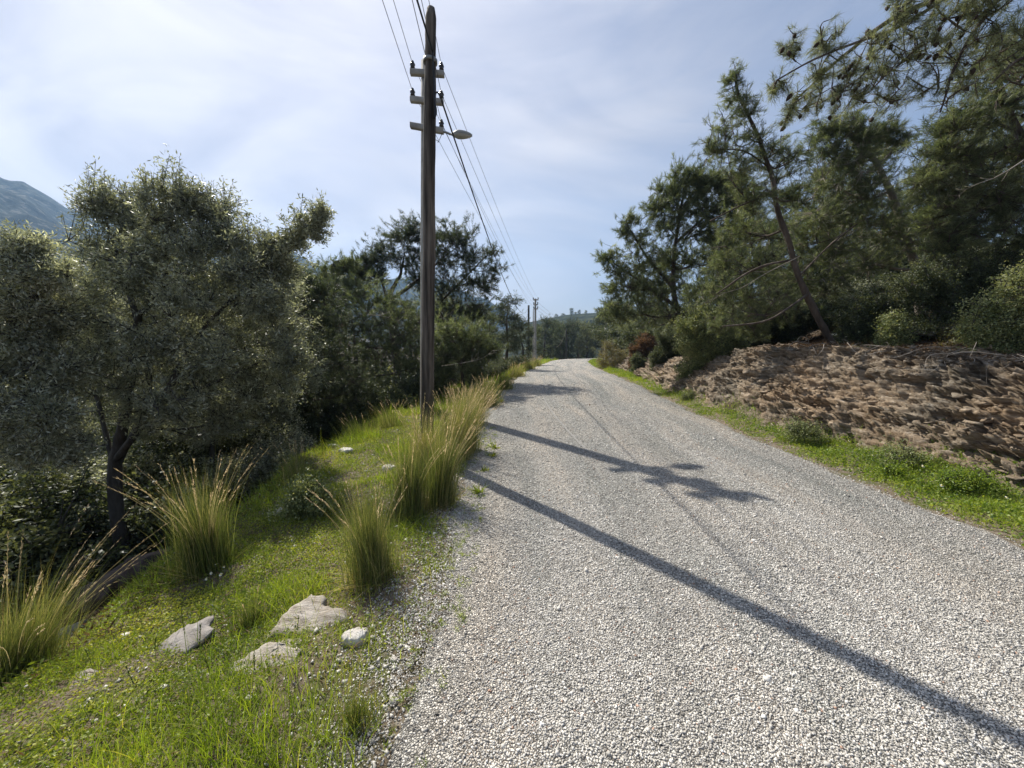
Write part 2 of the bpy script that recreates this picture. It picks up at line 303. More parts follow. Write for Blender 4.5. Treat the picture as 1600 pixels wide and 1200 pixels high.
def road_mat():
    m, t, o = new_mat('chip_seal'); L = t.links.new
    uv = N('ShaderNodeUVMap', t); g = N('ShaderNodeNewGeometry', t)
    vo = N('ShaderNodeTexVoronoi', t, Scale=88.0, Randomness=1.0); L(g.outputs['Position'], vo.inputs['Vector'])
    ve = N('ShaderNodeTexVoronoi', t, Scale=88.0, Randomness=1.0, _feature='DISTANCE_TO_EDGE'); L(g.outputs['Position'], ve.inputs['Vector'])
    sp = N('ShaderNodeSeparateColor', t); L(vo.outputs['Color'], sp.inputs[0])
    rp = ramp(t, [(0.0, (0.20, 0.185, 0.165)), (0.3, (0.42, 0.395, 0.355)), (0.65, (0.60, 0.57, 0.515)), (0.93, (0.74, 0.705, 0.645)), (1.0, (0.82, 0.79, 0.73))], sp.outputs[0])
    gap = N('ShaderNodeMapRange', t); L(ve.outputs['Distance'], gap.inputs[0]); gap.inputs[1].default_value = 0.02; gap.inputs[2].default_value = 0.16; gap.inputs[3].default_value = 0.18; gap.inputs[4].default_value = 1
    m1 = N('ShaderNodeMix', t, _data_type='RGBA', _blend_type='MULTIPLY'); m1.inputs[0].default_value = 1; L(rp.outputs[0], m1.inputs[6]); L(gap.outputs[0], m1.inputs[7])
    # coarser speckle for distance
    n3 = N('ShaderNodeTexNoise', t, Scale=26, Detail=4, Roughness=0.8); L(g.outputs['Position'], n3.inputs[0])
    r3 = N('ShaderNodeMapRange', t); L(n3.outputs[0], r3.inputs[0]); r3.inputs[1].default_value = 0.32; r3.inputs[2].default_value = 0.68; r3.inputs[3].default_value = 0.70; r3.inputs[4].default_value = 1.3
    m2 = N('ShaderNodeMix', t, _data_type='RGBA', _blend_type='MULTIPLY'); m2.inputs[0].default_value = 1; L(m1.outputs[2], m2.inputs[6]); L(r3.outputs[0], m2.inputs[7])
    # patches and wheel tracks worn along the road (UV: x across, y along)
    sx = N('ShaderNodeSeparateXYZ', t); L(uv.outputs[0], sx.inputs[0])
    wp = N('ShaderNodeTexNoise', t, Scale=0.22, Detail=2); cb = N('ShaderNodeCombineXYZ', t); L(sx.outputs[1], cb.inputs[1]); L(cb.outputs[0], wp.inputs[0])
    wa = N('ShaderNodeMath', t, _operation='MULTIPLY_ADD'); L(wp.outputs[0], wa.inputs[0]); wa.inputs[1].default_value = 1.1; L(sx.outputs[0], wa.inputs[2])
    cb2 = N('ShaderNodeCombineXYZ', t); L(wa.outputs[0], cb2.inputs[0])
    ms = N('ShaderNodeMath', t, _operation='MULTIPLY'); L(sx.outputs[1], ms.inputs[0]); ms.inputs[1].default_value = 0.07; L(ms.outputs[0], cb2.inputs[1])
    n4 = N('ShaderNodeTexNoise', t, Scale=2.0, Detail=5, Roughness=0.6); L(cb2.outputs[0], n4.inputs[0])
    r4 = ramp(t, [(0.36, (0.70, 0.74, 0.74)), (0.5, (0.95, 0.955, 0.945)), (0.62, (1.12, 1.07, 1.01))], n4.outputs[0])
    m3 = N('ShaderNodeMix', t, _data_type='RGBA', _blend_type='MULTIPLY'); m3.inputs[0].default_value = 1; L(m2.outputs[2], m3.inputs[6]); L(r4.outputs[0], m3.inputs[7])
    n5 = N('ShaderNodeTexNoise', t, Scale=0.7, Detail=4); L(g.outputs['Position'], n5.inputs[0])
    r5 = ramp(t, [(0.35, (0.92, 0.93, 0.94)), (0.65, (1.08, 1.05, 1.02))], n5.outputs[0])
    m4 = N('ShaderNodeMix', t, _data_type='RGBA', _blend_type='MULTIPLY'); m4.inputs[0].default_value = 1; L(m3.outputs[2], m4.inputs[6]); L(r5.outputs[0], m4.inputs[7])
    p = N('ShaderNodeBsdfPrincipled', t, Roughness=0.8); p.inputs['Specular IOR Level'].default_value = 0.25
    L(m4.outputs[2], p.inputs['Base Color'])
    inv = N('ShaderNodeMapRange', t); L(ve.outputs['Distance'], inv.inputs[0]); inv.inputs[1].default_value = 0; inv.inputs[2].default_value = 0.3
    ah = N('ShaderNodeMath', t, _operation='ADD'); L(inv.outputs[0], ah.inputs[0]); L(sp.outputs[1], ah.inputs[1])
    bp = N('ShaderNodeBump', t, Strength=0.9, Distance=0.006); L(ah.outputs[0], bp.inputs['Height']); L(bp.outputs[0], p.inputs['Normal'])
    L(p.outputs[0], o.inputs[0]); return m
M['road'] = road_mat()

def ground_mat(name, a, b, c, gscale=1.3, green=0.5, gcol=(0.10, 0.13, 0.03)):
    m, t, o = new_mat(name); L = t.links.new
    g = N('ShaderNodeNewGeometry', t)
    n = N('ShaderNodeTexNoise', t, Scale=28, Detail=8, Roughness=0.75); L(g.outputs['Position'], n.inputs[0])
    rp = ramp(t, [(0.3, a), (0.52, b), (0.72, c)], n.outputs[0])
    n2 = N('ShaderNodeTexNoise', t, Scale=gscale, Detail=6, Roughness=0.7); L(g.outputs['Position'], n2.inputs[0])
    mr = N('ShaderNodeMapRange', t); L(n2.outputs[0], mr.inputs[0]); mr.inputs[1].default_value = 0.62 - green * 0.35; mr.inputs[2].default_value = 0.72 - green * 0.3; mr.inputs[4].default_value = 0.85 if green > 0 else 0
    mx = N('ShaderNodeMix', t, _data_type='RGBA'); L(mr.outputs[0], mx.inputs[0]); L(rp.outputs[0], mx.inputs[6]); mx.inputs[7].default_value = (*gcol, 1)
    p = N('ShaderNodeBsdfPrincipled', t, Roughness=0.95); p.inputs['Specular IOR Level'].default_value = 0.1; L(mx.outputs[2], p.inputs['Base Color'])
    bp = N('ShaderNodeBump', t, Strength=0.8, Distance=0.02); L(n.outputs[0], bp.inputs['Height']); L(bp.outputs[0], p.inputs['Normal'])
    L(p.outputs[0], o.inputs[0]); return m
M['ground'] = ground_mat('verge_soil', (0.06, 0.045, 0.03), (0.17, 0.135, 0.095), (0.40, 0.36, 0.30), 2.2, 0.35, (0.085, 0.10, 0.025))
M['litter'] = ground_mat('slope_litter', (0.03, 0.022, 0.016), (0.08, 0.06, 0.042), (0.19, 0.15, 0.11), 1.2, 0.0)

# ------------------------------------------------------------------ terrain
RC = np.array([[1.62, -12], [1.63, 0], [1.65, 4], [1.66, 6], [1.75, 8.5], [2.1, 13], [3.1, 22], [4.85, 34], [7.7, 50], [10.2, 56.5], [14.5, 60.5], [20, 62], [30, 62], [45, 60]], float)
def spline(P, n):
    P = np.asarray(P, float); m = len(P); t = np.linspace(0, m - 1.0001, n); i = t.astype(int); f = (t - i)[:, None]
    Q = np.concatenate([2 * P[:1] - P[1:2], P, 2 * P[-1:] - P[-2:-1]])
    a, b, c, d = Q[i], Q[i + 1], Q[i + 2], Q[i + 3]
    return 0.5 * (2 * b + (c - a) * f + (2 * a - 5 * b + 4 * c - d) * f ** 2 + (3 * b - a - 3 * c + d) * f ** 3)
RP = spline(RC, 420)
RT = unit(np.gradient(RP, axis=0)); RS = np.concatenate([[0], np.cumsum(np.linalg.norm(np.diff(RP, axis=0), axis=1))])
RN = np.stack([RT[:, 1], -RT[:, 0]], 1)               # to the right
def zroad(y): return np.interp(y, [-20, 13, 17, 22, 34, 50, 60, 200], [0, 0, -0.09, -0.25, -0.7, -1.22, -1.5, -4])
def road_uv(x, y):
    x = np.ravel(x).astype(float); y = np.ravel(y).astype(float); k = np.empty(len(x), int)
    for i in range(0, len(x), 20000):
        d = (x[i:i + 20000, None] - RP[None, :, 0]) ** 2 + (y[i:i + 20000, None] - RP[None, :, 1]) ** 2
        k[i:i + 20000] = d.argmin(1)
    dx, dy = x - RP[k, 0], y - RP[k, 1]
    return dx * RN[k, 0] + dy * RN[k, 1], RS[k] + dx * RT[k, 0] + dy * RT[k, 1], RP[k, 1]
def sm(a, b, x): t = np.clip((x - a) / (b - a), 0, 1); return t * t * (3 - 2 * t)
HW = 2.22
def foot(yr): return np.interp(yr, [0, 4, 5.2, 7, 9, 12, 15.5, 20, 30, 45], [3.6, 3.55, 3.45, 2.95, 2.75, 2.75, 3.0, 3.2, 3.4, 3.6])
def bankh(yr): return np.interp(yr, [0, 4, 7, 9, 11, 13, 16, 20, 26, 40, 52], [1.0, 1.08, 1.28, 1.2, 0.95, 0.82, 0.8, 0.7, 0.6, 0.5, 0.0])
def vedge(yr): return np.interp(yr, [0, 2, 3, 5, 8, 12, 20, 40], [-4.2, -4.1, -4.4, -4.75, -4.8, -4.3, -3.9, -3.8])
def H(x, y):
    sh = np.shape(x); u, s, yr = road_uv(*np.broadcast_arrays(x, y)); x = np.ravel(np.broadcast_to(x, sh)); y = np.ravel(np.broadcast_to(y, sh)) 
    zr = zroad(yr); ft, bh, ve = foot(yr), bankh(yr), vedge(yr)
    L = -u
    lf = -0.10 * np.clip(L - HW - 0.2, 0, 10) * (L < 99)
    over = np.clip(L + ve, 0, None)
    lf = lf - 2.6 * (1 - np.exp(-over * 0.33)) - 0.05 * np.clip(over - 6, 0, 60)
    top = ft + 1.15
    rt = 0.03 * np.clip(u - HW, 0, 1) + bh * np.clip((u - ft + .05) / 1.05, 0, 1) ** .85 + (0.20 * np.clip(u - top, 0, 2) + 0.32 * np.clip(u - top - 2, 0, 28)) * np.clip(1 - (yr - 38) / 25, 0.1, 1)
    z = zr + np.where(u < 0, lf, rt)
    off = np.clip((np.abs(u) - HW) / 0.8, 0, 1)
    nz = (fbm(x * 0.9, y * 0.9, 0, 4, 3) - 0.5) * 0.28 + (fbm(x * 4, y * 4, 0, 3, 9) - 0.5) * 0.07
    z = z + nz * off
    z = np.where(np.abs(u) < HW + 0.3, z - 0.03 * (1 - off), z)
    return z.reshape(sh)

def grid_sheet(name, xs, ys, mat, kind='structure'):
    X, Y = np.meshgrid(xs, ys); Z = H(X, Y); uu, _s, yy = road_uv(X, Y); uu = uu.reshape(X.shape); yy = yy.reshape(X.shape); ft_ = foot(yy)
    Z = Z - 0.45 * sm(ft_ + .12, ft_ + .35, uu) * (1 - sm(ft_ + 1.35, ft_ + 1.75, uu)) * (yy > 1.4) * (yy < 26.5)
    V = np.stack([X, Y, Z], -1).reshape(-1, 3); w = len(xs)
    i, j = np.meshgrid(np.arange(len(xs) - 1), np.arange(len(ys) - 1)); a = (j * w + i).ravel()
    o = mesh_np(name, V, np.zeros((0, 3)), mat, quads=np.stack([a, a + 1, a + 1 + w, a + w], 1), smooth=True)
    o['kind'] = kind; return o, V
def axis(lo, hi, f0, f1, step, g=1.12):
    a = list(np.arange(f0, f1, step)); s = step
    while a[-1] < hi: s *= g; a.append(a[-1] + s)
    s = step
    while a[0] > lo: s *= g; a.insert(0, a[0] - s)
    return np.array(a)
gx = axis(-400, 500, -7, 9.5, 0.09); gy = axis(-60, 1500, 0.3, 16, 0.09, 1.05)
ground, _ = grid_sheet('ground', gx, gy, M['ground'])
# slope litter on the right and in the gully is a second material on the same sheet
ground.data.materials.append(M['litter'])
pc = np.zeros(len(ground.data.polygons) * 3, np.float32); ground.data.polygons.foreach_get('center', pc); pc = pc.reshape(-1, 3)
u_, s_, yr_ = road_uv(pc[:, 0], pc[:, 1])
mi = ((u_ > foot(yr_) + 0.1 + (fbm(pc[:, 0] * 2, pc[:, 1] * 2) - 0.5)) | (u_ < vedge(yr_) - 0.5 + (fbm(pc[:, 0] * 3, pc[:, 1] * 3) - 0.5) * 1.5)).astype(np.int32)
ground.data.polygons.foreach_set('material_index', mi)

# road ribbon with ragged edges
SA = np.arange(0, RS[-1], 0.12)
ac = np.concatenate([[-1], np.linspace(-0.97, 0.97, 11), [1]])
cx = np.interp(SA, RS, RP[:, 0]); cy = np.interp(SA, RS, RP[:, 1]); nx = np.interp(SA, RS, RN[:, 0]); ny = np.interp(SA, RS, RN[:, 1])
eL = HW - 0.13 * np.exp(-np.clip(SA - 13, 0, 9) / 1.5) + (fbm(SA * 1.7, SA * 0 + 3, 0, 4, 1) - 0.5) * 0.34; eR = HW + (fbm(SA * 2.0, SA * 0 + 9, 0, 4, 2) - 0.5) * 0.26
U = np.where(ac[None] < 0, ac[None] * eL[:, None], ac[None] * eR[:, None])
X = cx[:, None] + nx[:, None] * U; Y = cy[:, None] + ny[:, None] * U
Z = zroad(cy)[:, None] + 0.012 - 0.02 * (np.abs(U) / HW) ** 2 + (np.abs(ac[None]) > 0.99) * -0.03
V = np.stack([X, Y, Z], -1).reshape(-1, 3); w = len(ac)
i, j = np.meshgrid(np.arange(w - 1), np.arange(len(SA) - 1)); a = (j * w + i).ravel()
uvs = np.stack([U, np.broadcast_to(SA[:, None], U.shape)], -1).reshape(-1, 2)
road = mesh_np('road', V, np.zeros((0, 3)), M['road'], quads=np.stack([a, a + 1, a + 1 + w, a + w], 1), smooth=True, uv=uvs); road['kind'] = 'structure'
def zsurf(u, yr): return zroad(yr) + 0.012 - 0.02 * (np.abs(u) / HW) ** 2

# loose and bedded stone chips (near part of the road and the left shoulder)
def scatter(n, x0, x1, y0, y1, seed):
    r = np.random.default_rng(seed); return r.uniform(x0, x1, n), r.uniform(y0, y1, n), r
ch = Acc()
for (y0, y1, dens, sz) in ((0.9, 2.2, 17000, 0.0045), (2.2, 3.4, 11500, 0.0049), (3.4, 5.2, 5200, 0.0057), (5.2, 8, 1300, 0.008), (8, 14, 300, 0.011)):
    x, y, r = scatter(int(dens * 5.6 * (y1 - y0)), -1.35, 4.25, y0, y1, int(y0 * 100))
    vis = (np.abs(x) < 1.42 * y + 0.3)
    x, y = x[vis], y[vis]
    u, s, yr = road_uv(x, y)
    edge = np.clip((HW + 0.28 - np.abs(u)) / 0.55, 0, 1)
    tw = fbm((u * 1.9 + fbm(yr * .22, 5., 0, 2, 82) * 2), yr * .10, 0, 4, 83)
    keep = (r.random(len(x)) < edge * (0.5 + 0.9 * fbm(x * 1.5, y * 1.5, 0, 3, 5)) * np.clip(0.35 + (tw - .36) * 5, .35, 1))
    x, y, u, yr = x[keep], y[keep], u[keep], yr[keep]
    z = np.where(np.abs(u) < HW - 0.05, zsurf(u, yr), np.maximum(H(x, y), zsurf(u, yr) - 0.02))
    size = sz * r.lognormal(0, 0.28, len(x)); big = r.random(len(x)) < 0.004; size[big] *= 2.0
    V, T, m = chips(np.stack([x, y, z + size * 0.25], 1), size, r)
    trk = fbm((u * 1.9 + fbm(yr * .22, 5., 0, 2, 82) * 2), yr * .10, 0, 4, 83) - .5; tt = np.clip(r.beta(2.2, 2.0, len(x)) * 0.96 + trk * .75 + .04, 0, 0.96); tt[r.random(len(x)) < 0.012] = 1
    ch.add(V, T, np.repeat(tt, m))
x, y, r = scatter(90000, -3.4, 0.2, 0.9, 9, 77); u, s, yr = road_uv(x, y)
k = (r.random(len(x)) < np.exp(-np.clip(-u - HW, 0, 9) / 0.30) * 0.8 + 0.16 * (fbm(x * 2.3, y * 2.3, 0, 3, 78) > .52)) & (-u > HW - 0.15); x, y, u = x[k], y[k], u[k]
size = 0.006 * r.lognormal(0, 0.5, len(x)); V, T, m = chips(np.stack([x, y, H(x, y) + size * 0.3], 1), size, r); ch.add(V, T, np.repeat(np.clip(r.beta(2, 2, len(x)), 0, .96), m))
tag(ch.build('gravel', M['chips']), 'loose grey stone chips bedded in the road surface', None, None, 'stuff')

# thin tyre mark curving along the road
M['mark'] = solid('tyre_rubber_trace', [(0.35, (0.13, 0.125, 0.115)), (0.62, (0.30, 0.29, 0.27))], 90, 0.9, 0.8, 120, dist=0.004)
mp_ = spline(np.array([[1.05, 5.1], [0.95, 6.3], [0.85, 8.2], [0.86, 10.5], [1.1, 13], [1.35, 16], [1.9, 20], [3.4, 26]]), 120)
d = unit(np.gradient(mp_, axis=0)); nn = np.stack([d[:, 1], -d[:, 0]], 1); wv = 0.012 + 0.014 * fbm(np.arange(120) * .3, 1., 0, 2)
Lp, Rp = mp_ - nn * wv[:, None], mp_ + nn * wv[:, None]
def zz(P): u, s, yr = road_uv(P[:, 0], P[:, 1]); return zsurf(u, yr) + 0.006
V = np.concatenate([np.c_[Lp, zz(Lp)], np.c_[Rp, zz(Rp)]]); i = np.arange(119)
o = mesh_np('tyre_mark', V, np.zeros((0, 3)), M['mark'], quads=np.stack([i, i + 120, i + 121, i + 1], 1)); o['kind'] = 'structure'

# ------------------------------------------------------------------ rocky bank
def bank_mat():
    m, t, o = new_mat('schist_bank'); L = t.links.new
    g = N('ShaderNodeNewGeometry', t); mpn = N('ShaderNodeMapping', t); mpn.inputs['Rotation'].default_value = (radians(8), radians(14), 0); mpn.inputs['Scale'].default_value = (1, 1, 5)
    L(g.outputs['Position'], mpn.inputs[0])
    n = N('ShaderNodeTexNoise', t, Scale=5.5, Detail=9, Roughness=0.78, Distortion=0.3); L(mpn.outputs[0], n.inputs[0])
    rp = ramp(t, [(0.30, (0.060, 0.043, 0.029)), (0.42, (0.165, 0.125, 0.085)), (0.53, (0.275, 0.222, 0.160)), (0.62, (0.43, 0.375, 0.305)), (0.72, (0.62, 0.575, 0.505))], n.outputs[0])
    n2 = N('ShaderNodeTexNoise', t, Scale=1.1, Detail=5, Roughness=0.6); L(g.outputs['Position'], n2.inputs[0])
    r2 = ramp(t, [(0.36, (0.72, 0.75, 0.78)), (0.50, (1.0, 0.98, 0.96)), (0.70, (1.1, 0.97, 0.84))], n2.outputs[0])
    mc = N('ShaderNodeMix', t, _data_type='RGBA', _blend_type='MULTIPLY'); mc.inputs[0].default_value = 1; L(rp.outputs[0], mc.inputs[6]); L(r2.outputs[0], mc.inputs[7])
    p = N('ShaderNodeBsdfPrincipled', t, Roughness=0.85); p.inputs['Specular IOR Level'].default_value = 0.25; L(mc.outputs[2], p.inputs['Base Color'])
    n3 = N('ShaderNodeTexNoise', t, Scale=30, Detail=7, Roughness=0.75); L(mpn.outputs[0], n3.inputs[0])
    bp = N('ShaderNodeBump', t, Strength=1.0, Distance=0.02); L(n3.outputs[0], bp.inputs['Height']); L(bp.outputs[0], p.inputs['Normal'])
    L(p.outputs[0], o.inputs[0]); return m
M['bank'] = bank_mat()
ys = np.concatenate([np.arange(1.8, 11, 0.022), np.arange(11, 27, 0.06)]); ts = np.linspace(-0.12, 1.7, 110)
YR, TT = np.meshgrid(ys, ts, indexing='ij'); ft = foot(YR)
wob = (fbm(YR * 0.9, 3., 0, 4, 21) - 0.5) * 0.7
UU = ft + wob * 0.6 + TT * 1.15
kx = np.interp(YR, RP[:, 1], RP[:, 0]); XX = kx + UU
ZZ = H(XX, YR)
# strata displacement: bedding dips gently towards the viewer's right
bed = ZZ * 7.5 + YR * 0.55 + XX * 0.9
ld = fbm(XX * 1.4, YR * 1.4, bed * 1.0, 4, 31) - 0.5
ter = fbm(XX * 3.5, YR * 3.5, bed * 2.6, 3, 41) - 0.5
ridge = 1 - np.abs(2 * fbm(XX * 1.1, YR * 1.1, bed * 0.7, 3, 51) - 1)
msk = sm(-0.1, 0.12, TT) * (1 - sm(1.25, 1.7, TT))
bed = ZZ * 7.5 + YR * 0.30 + XX * 0.35
saw = (bed * 0.75 + fbm(XX * 1.1, YR * 1.1, ZZ * 1.5, 4, 71) * 4.2) % 1.0
saw2 = (bed * 2.3 + fbm(XX * 2.2, YR * 2.2, ZZ * 3, 4, 72) * 5.0) % 1.0
saw3 = (bed * 6.5 + fbm(XX * 3.5, YR * 3.5, ZZ * 5, 3, 75) * 6.0) % 1.0
rough = fbm(XX * 1.3, YR * 1.3, ZZ * 1.3, 3, 76)
cr = np.abs(2 * fbm(XX * 2.6, YR * 2.6, bed * 0.5, 3, 73) - 1)
fine = fbm(XX * 14, YR * 14, bed * 6, 2, 74) - .5
dsp = (ld * 0.34 + ter * 0.10 + (ridge - 0.75) * 0.22 + 0.10 + ((saw ** 1.5 - .4) * .22 + (saw2 - .5) * .16 + (saw3 - .5) * .10) * np.clip(rough * 4.5 - 1.75, .15, 1.15) + fine * .20 - 0.12 * np.exp(-cr * 9)) * msk
XX = XX - dsp * 0.85; ZZ = ZZ + dsp * 0.42 - 0.03 * (1 - msk) * 2
V = np.stack([XX, YR, ZZ], -1).reshape(-1, 3); w = len(ts)
i, j = np.meshgrid(np.arange(w - 1), np.arange(len(ys) - 1)); a = (j * w + i).ravel()
bk = Acc(); bk.add(V, np.concatenate([np.stack([a, a + w, a + w + 1], 1), np.stack([a, a + w + 1, a + 1], 1)]))
# broken plates that jut from the face
r = np.random.default_rng(5)
def plates(cen, size, thick, nrm, r, k=7):
    n = len(cen); nrm = unit(nrm); a = unit(np.cross(nrm, rdir(n, r))); b = np.cross(nrm, a)
    an = (np.arange(k) + r.uniform(-0.35, 0.35, (n, k))) * 2 * pi / k; rad = r.uniform(0.55, 1.1, (n, k)) * size[:, None]
    el = r.uniform(0.3, 0.85, n)
    ring = a[:, None] * (np.cos(an) * rad)[..., None] + b[:, None] * (np.sin(an) * rad * el[:, None])[..., None]
    up = nrm[:, None] * thick[:, None, None]
    top = cen[:, None] + ring * r.uniform(0.8, 0.98, (n, k, 1)) + up * (0.5 + r.uniform(-0.2, 0.2, (n, k, 1))); bot = cen[:, None] + ring - up * 0.5
    tc_ = cen[:, None] + up * 0.58; bc = cen[:, None] - up * 0.5
    V = np.concatenate([top, bot, tc_, bc], 1); i = np.arange(k); j = (i + 1) % k
    T = np.concatenate([np.stack([i, j, np.full(k, 2 * k)], 1), np.stack([i + k, i, np.full(k, 0) + i], 1)[:0], np.stack([i, i + k, j + k], 1), np.stack([i, j + k, j], 1), np.stack([j + k, i + k, np.full(k, 2 * k + 1)], 1)])
    return V.reshape(-1, 3), (T[None] + (np.arange(n) * (2 * k + 2))[:, None, None]).reshape(-1, 3)
G = V.reshape(len(ys), w, 3)
n = 26000; ii = r.integers(0, len(ys), n); jj = r.integers(6, 95, n); cen = G[ii, jj] + r.normal(size=(n, 3)) * 0.03
keepd = r.random(n) < np.clip(fbm(cen[:, 0] * 1.3, cen[:, 1] * 1.3, cen[:, 2] * 3, 3, 8) * 4.2 - 1.75, 0.06, 1); cen = cen[keepd]; n = len(cen)
size = np.clip(0.019 * r.lognormal(0, 0.8, n), 0.006, 0.15) * np.interp(cen[:, 1], [2, 12, 26], [1, 1.1, 1.6])
pv, pt = plates(cen, size, size * r.uniform(0.10, 0.36, n), np.array([-0.12, -0.16, 1.0]) + r.normal(size=(n, 3)) * 0.2, r, 5)
bk.add(pv, pt)
ob = bk.build('rocky_bank', M['bank']); ob['kind'] = 'structure'

# ------------------------------------------------------------------ far hills and haze
def hill(name, prof, r0, r1, r2, mat, seed, amp, na=220, nr=46, base=-10):
    px = np.linspace(prof[0][0], prof[-1][0], na); py = np.interp(px, [p[0] for p in prof], [p[1] for p in prof])
    az = np.arctan2((px - 800) / F, 1.0); V = []
    tl = []
    for k in range(na):
        d = ray(px[k], py[k]); tl.append(d[2] / math.hypot(d[0], d[1]))
    tl = np.array(tl)[:, None]; rr = np.concatenate([np.linspace(r0, r1, nr), np.linspace(r1, r2, 10)[1:]])[None]
    f = np.where(rr <= r1, sm(r0 - (r1 - r0) * .15, r1, rr) ** 0.9, 1 - sm(r1, r2, rr) * 0.8)
    X = np.sin(az)[:, None] * rr; Y = np.cos(az)[:, None] * rr
    top = tl * r1 + CAM_H - base
    nz = (fbm(X / amp[1], Y / amp[1], 0, 5, seed) - 0.5) * 2
    gul = np.abs(2 * fbm(X / amp[1] * 1.7, Y / amp[1] * 1.7, 0, 4, seed + 9) - 1)
    Z = base + top * f + (nz * amp[0] - (0.5 - gul) * amp[0] * 0.8) * np.minimum(1, f * 1.6) * (1 - 0.85 * sm(0.8, 1, f))
    V = np.stack([X, Y, Z], -1).reshape(-1, 3); w = rr.shape[1]
    i, j = np.meshgrid(np.arange(w - 1), np.arange(na - 1)); a = (j * w + i).ravel()
    o = mesh_np(name, V, np.zeros((0, 3)), mat, quads=np.stack([a, a + w, a + w + 1, a + 1], 1), smooth=True); o['kind'] = 'structure'
    return V.reshape(na, w, 3)
M['mtn'] = solid('maquis_mountain', [(0.42, (0.010, 0.018, 0.012)), (0.54, (0.035, 0.045, 0.030)), (0.66, (0.17, 0.16, 0.135))], 0.09, 0.95, 1.0, 0.11, detail=9, dist=9.0, spec=0.1)
M['hill'] = solid('terraced_hill', [(0.42, (0.015, 0.022, 0.014)), (0.56, (0.035, 0.045, 0.024)), (0.68, (0.13, 0.13, 0.07))], 0.045, 0.95, 0.8, 0.3, (1, 1, 3), detail=7, dist=1.5, spec=0.1)
hill('mountain', [(-500, 300), (-250, 240), (-80, 258), (0, 274), (20, 284), (45, 296), (75, 300), (105, 318), (135, 338), (200, 352), (300, 372), (400, 388), (470, 402), (500, 418), (560, 440), (700, 458), (760, 468), (800, 492), (840, 515)], 420, 1300, 1900, M['mtn'], 4, (55, 230), 420, 90)
HILL = hill('hill', [(770, 522), (800, 510), (850, 499), (880, 494), (910, 491), (940, 489), (1000, 486), (1100, 482), (1300, 476)], 170, 360, 520, M['hill'], 6, (5, 45), 200, 60)

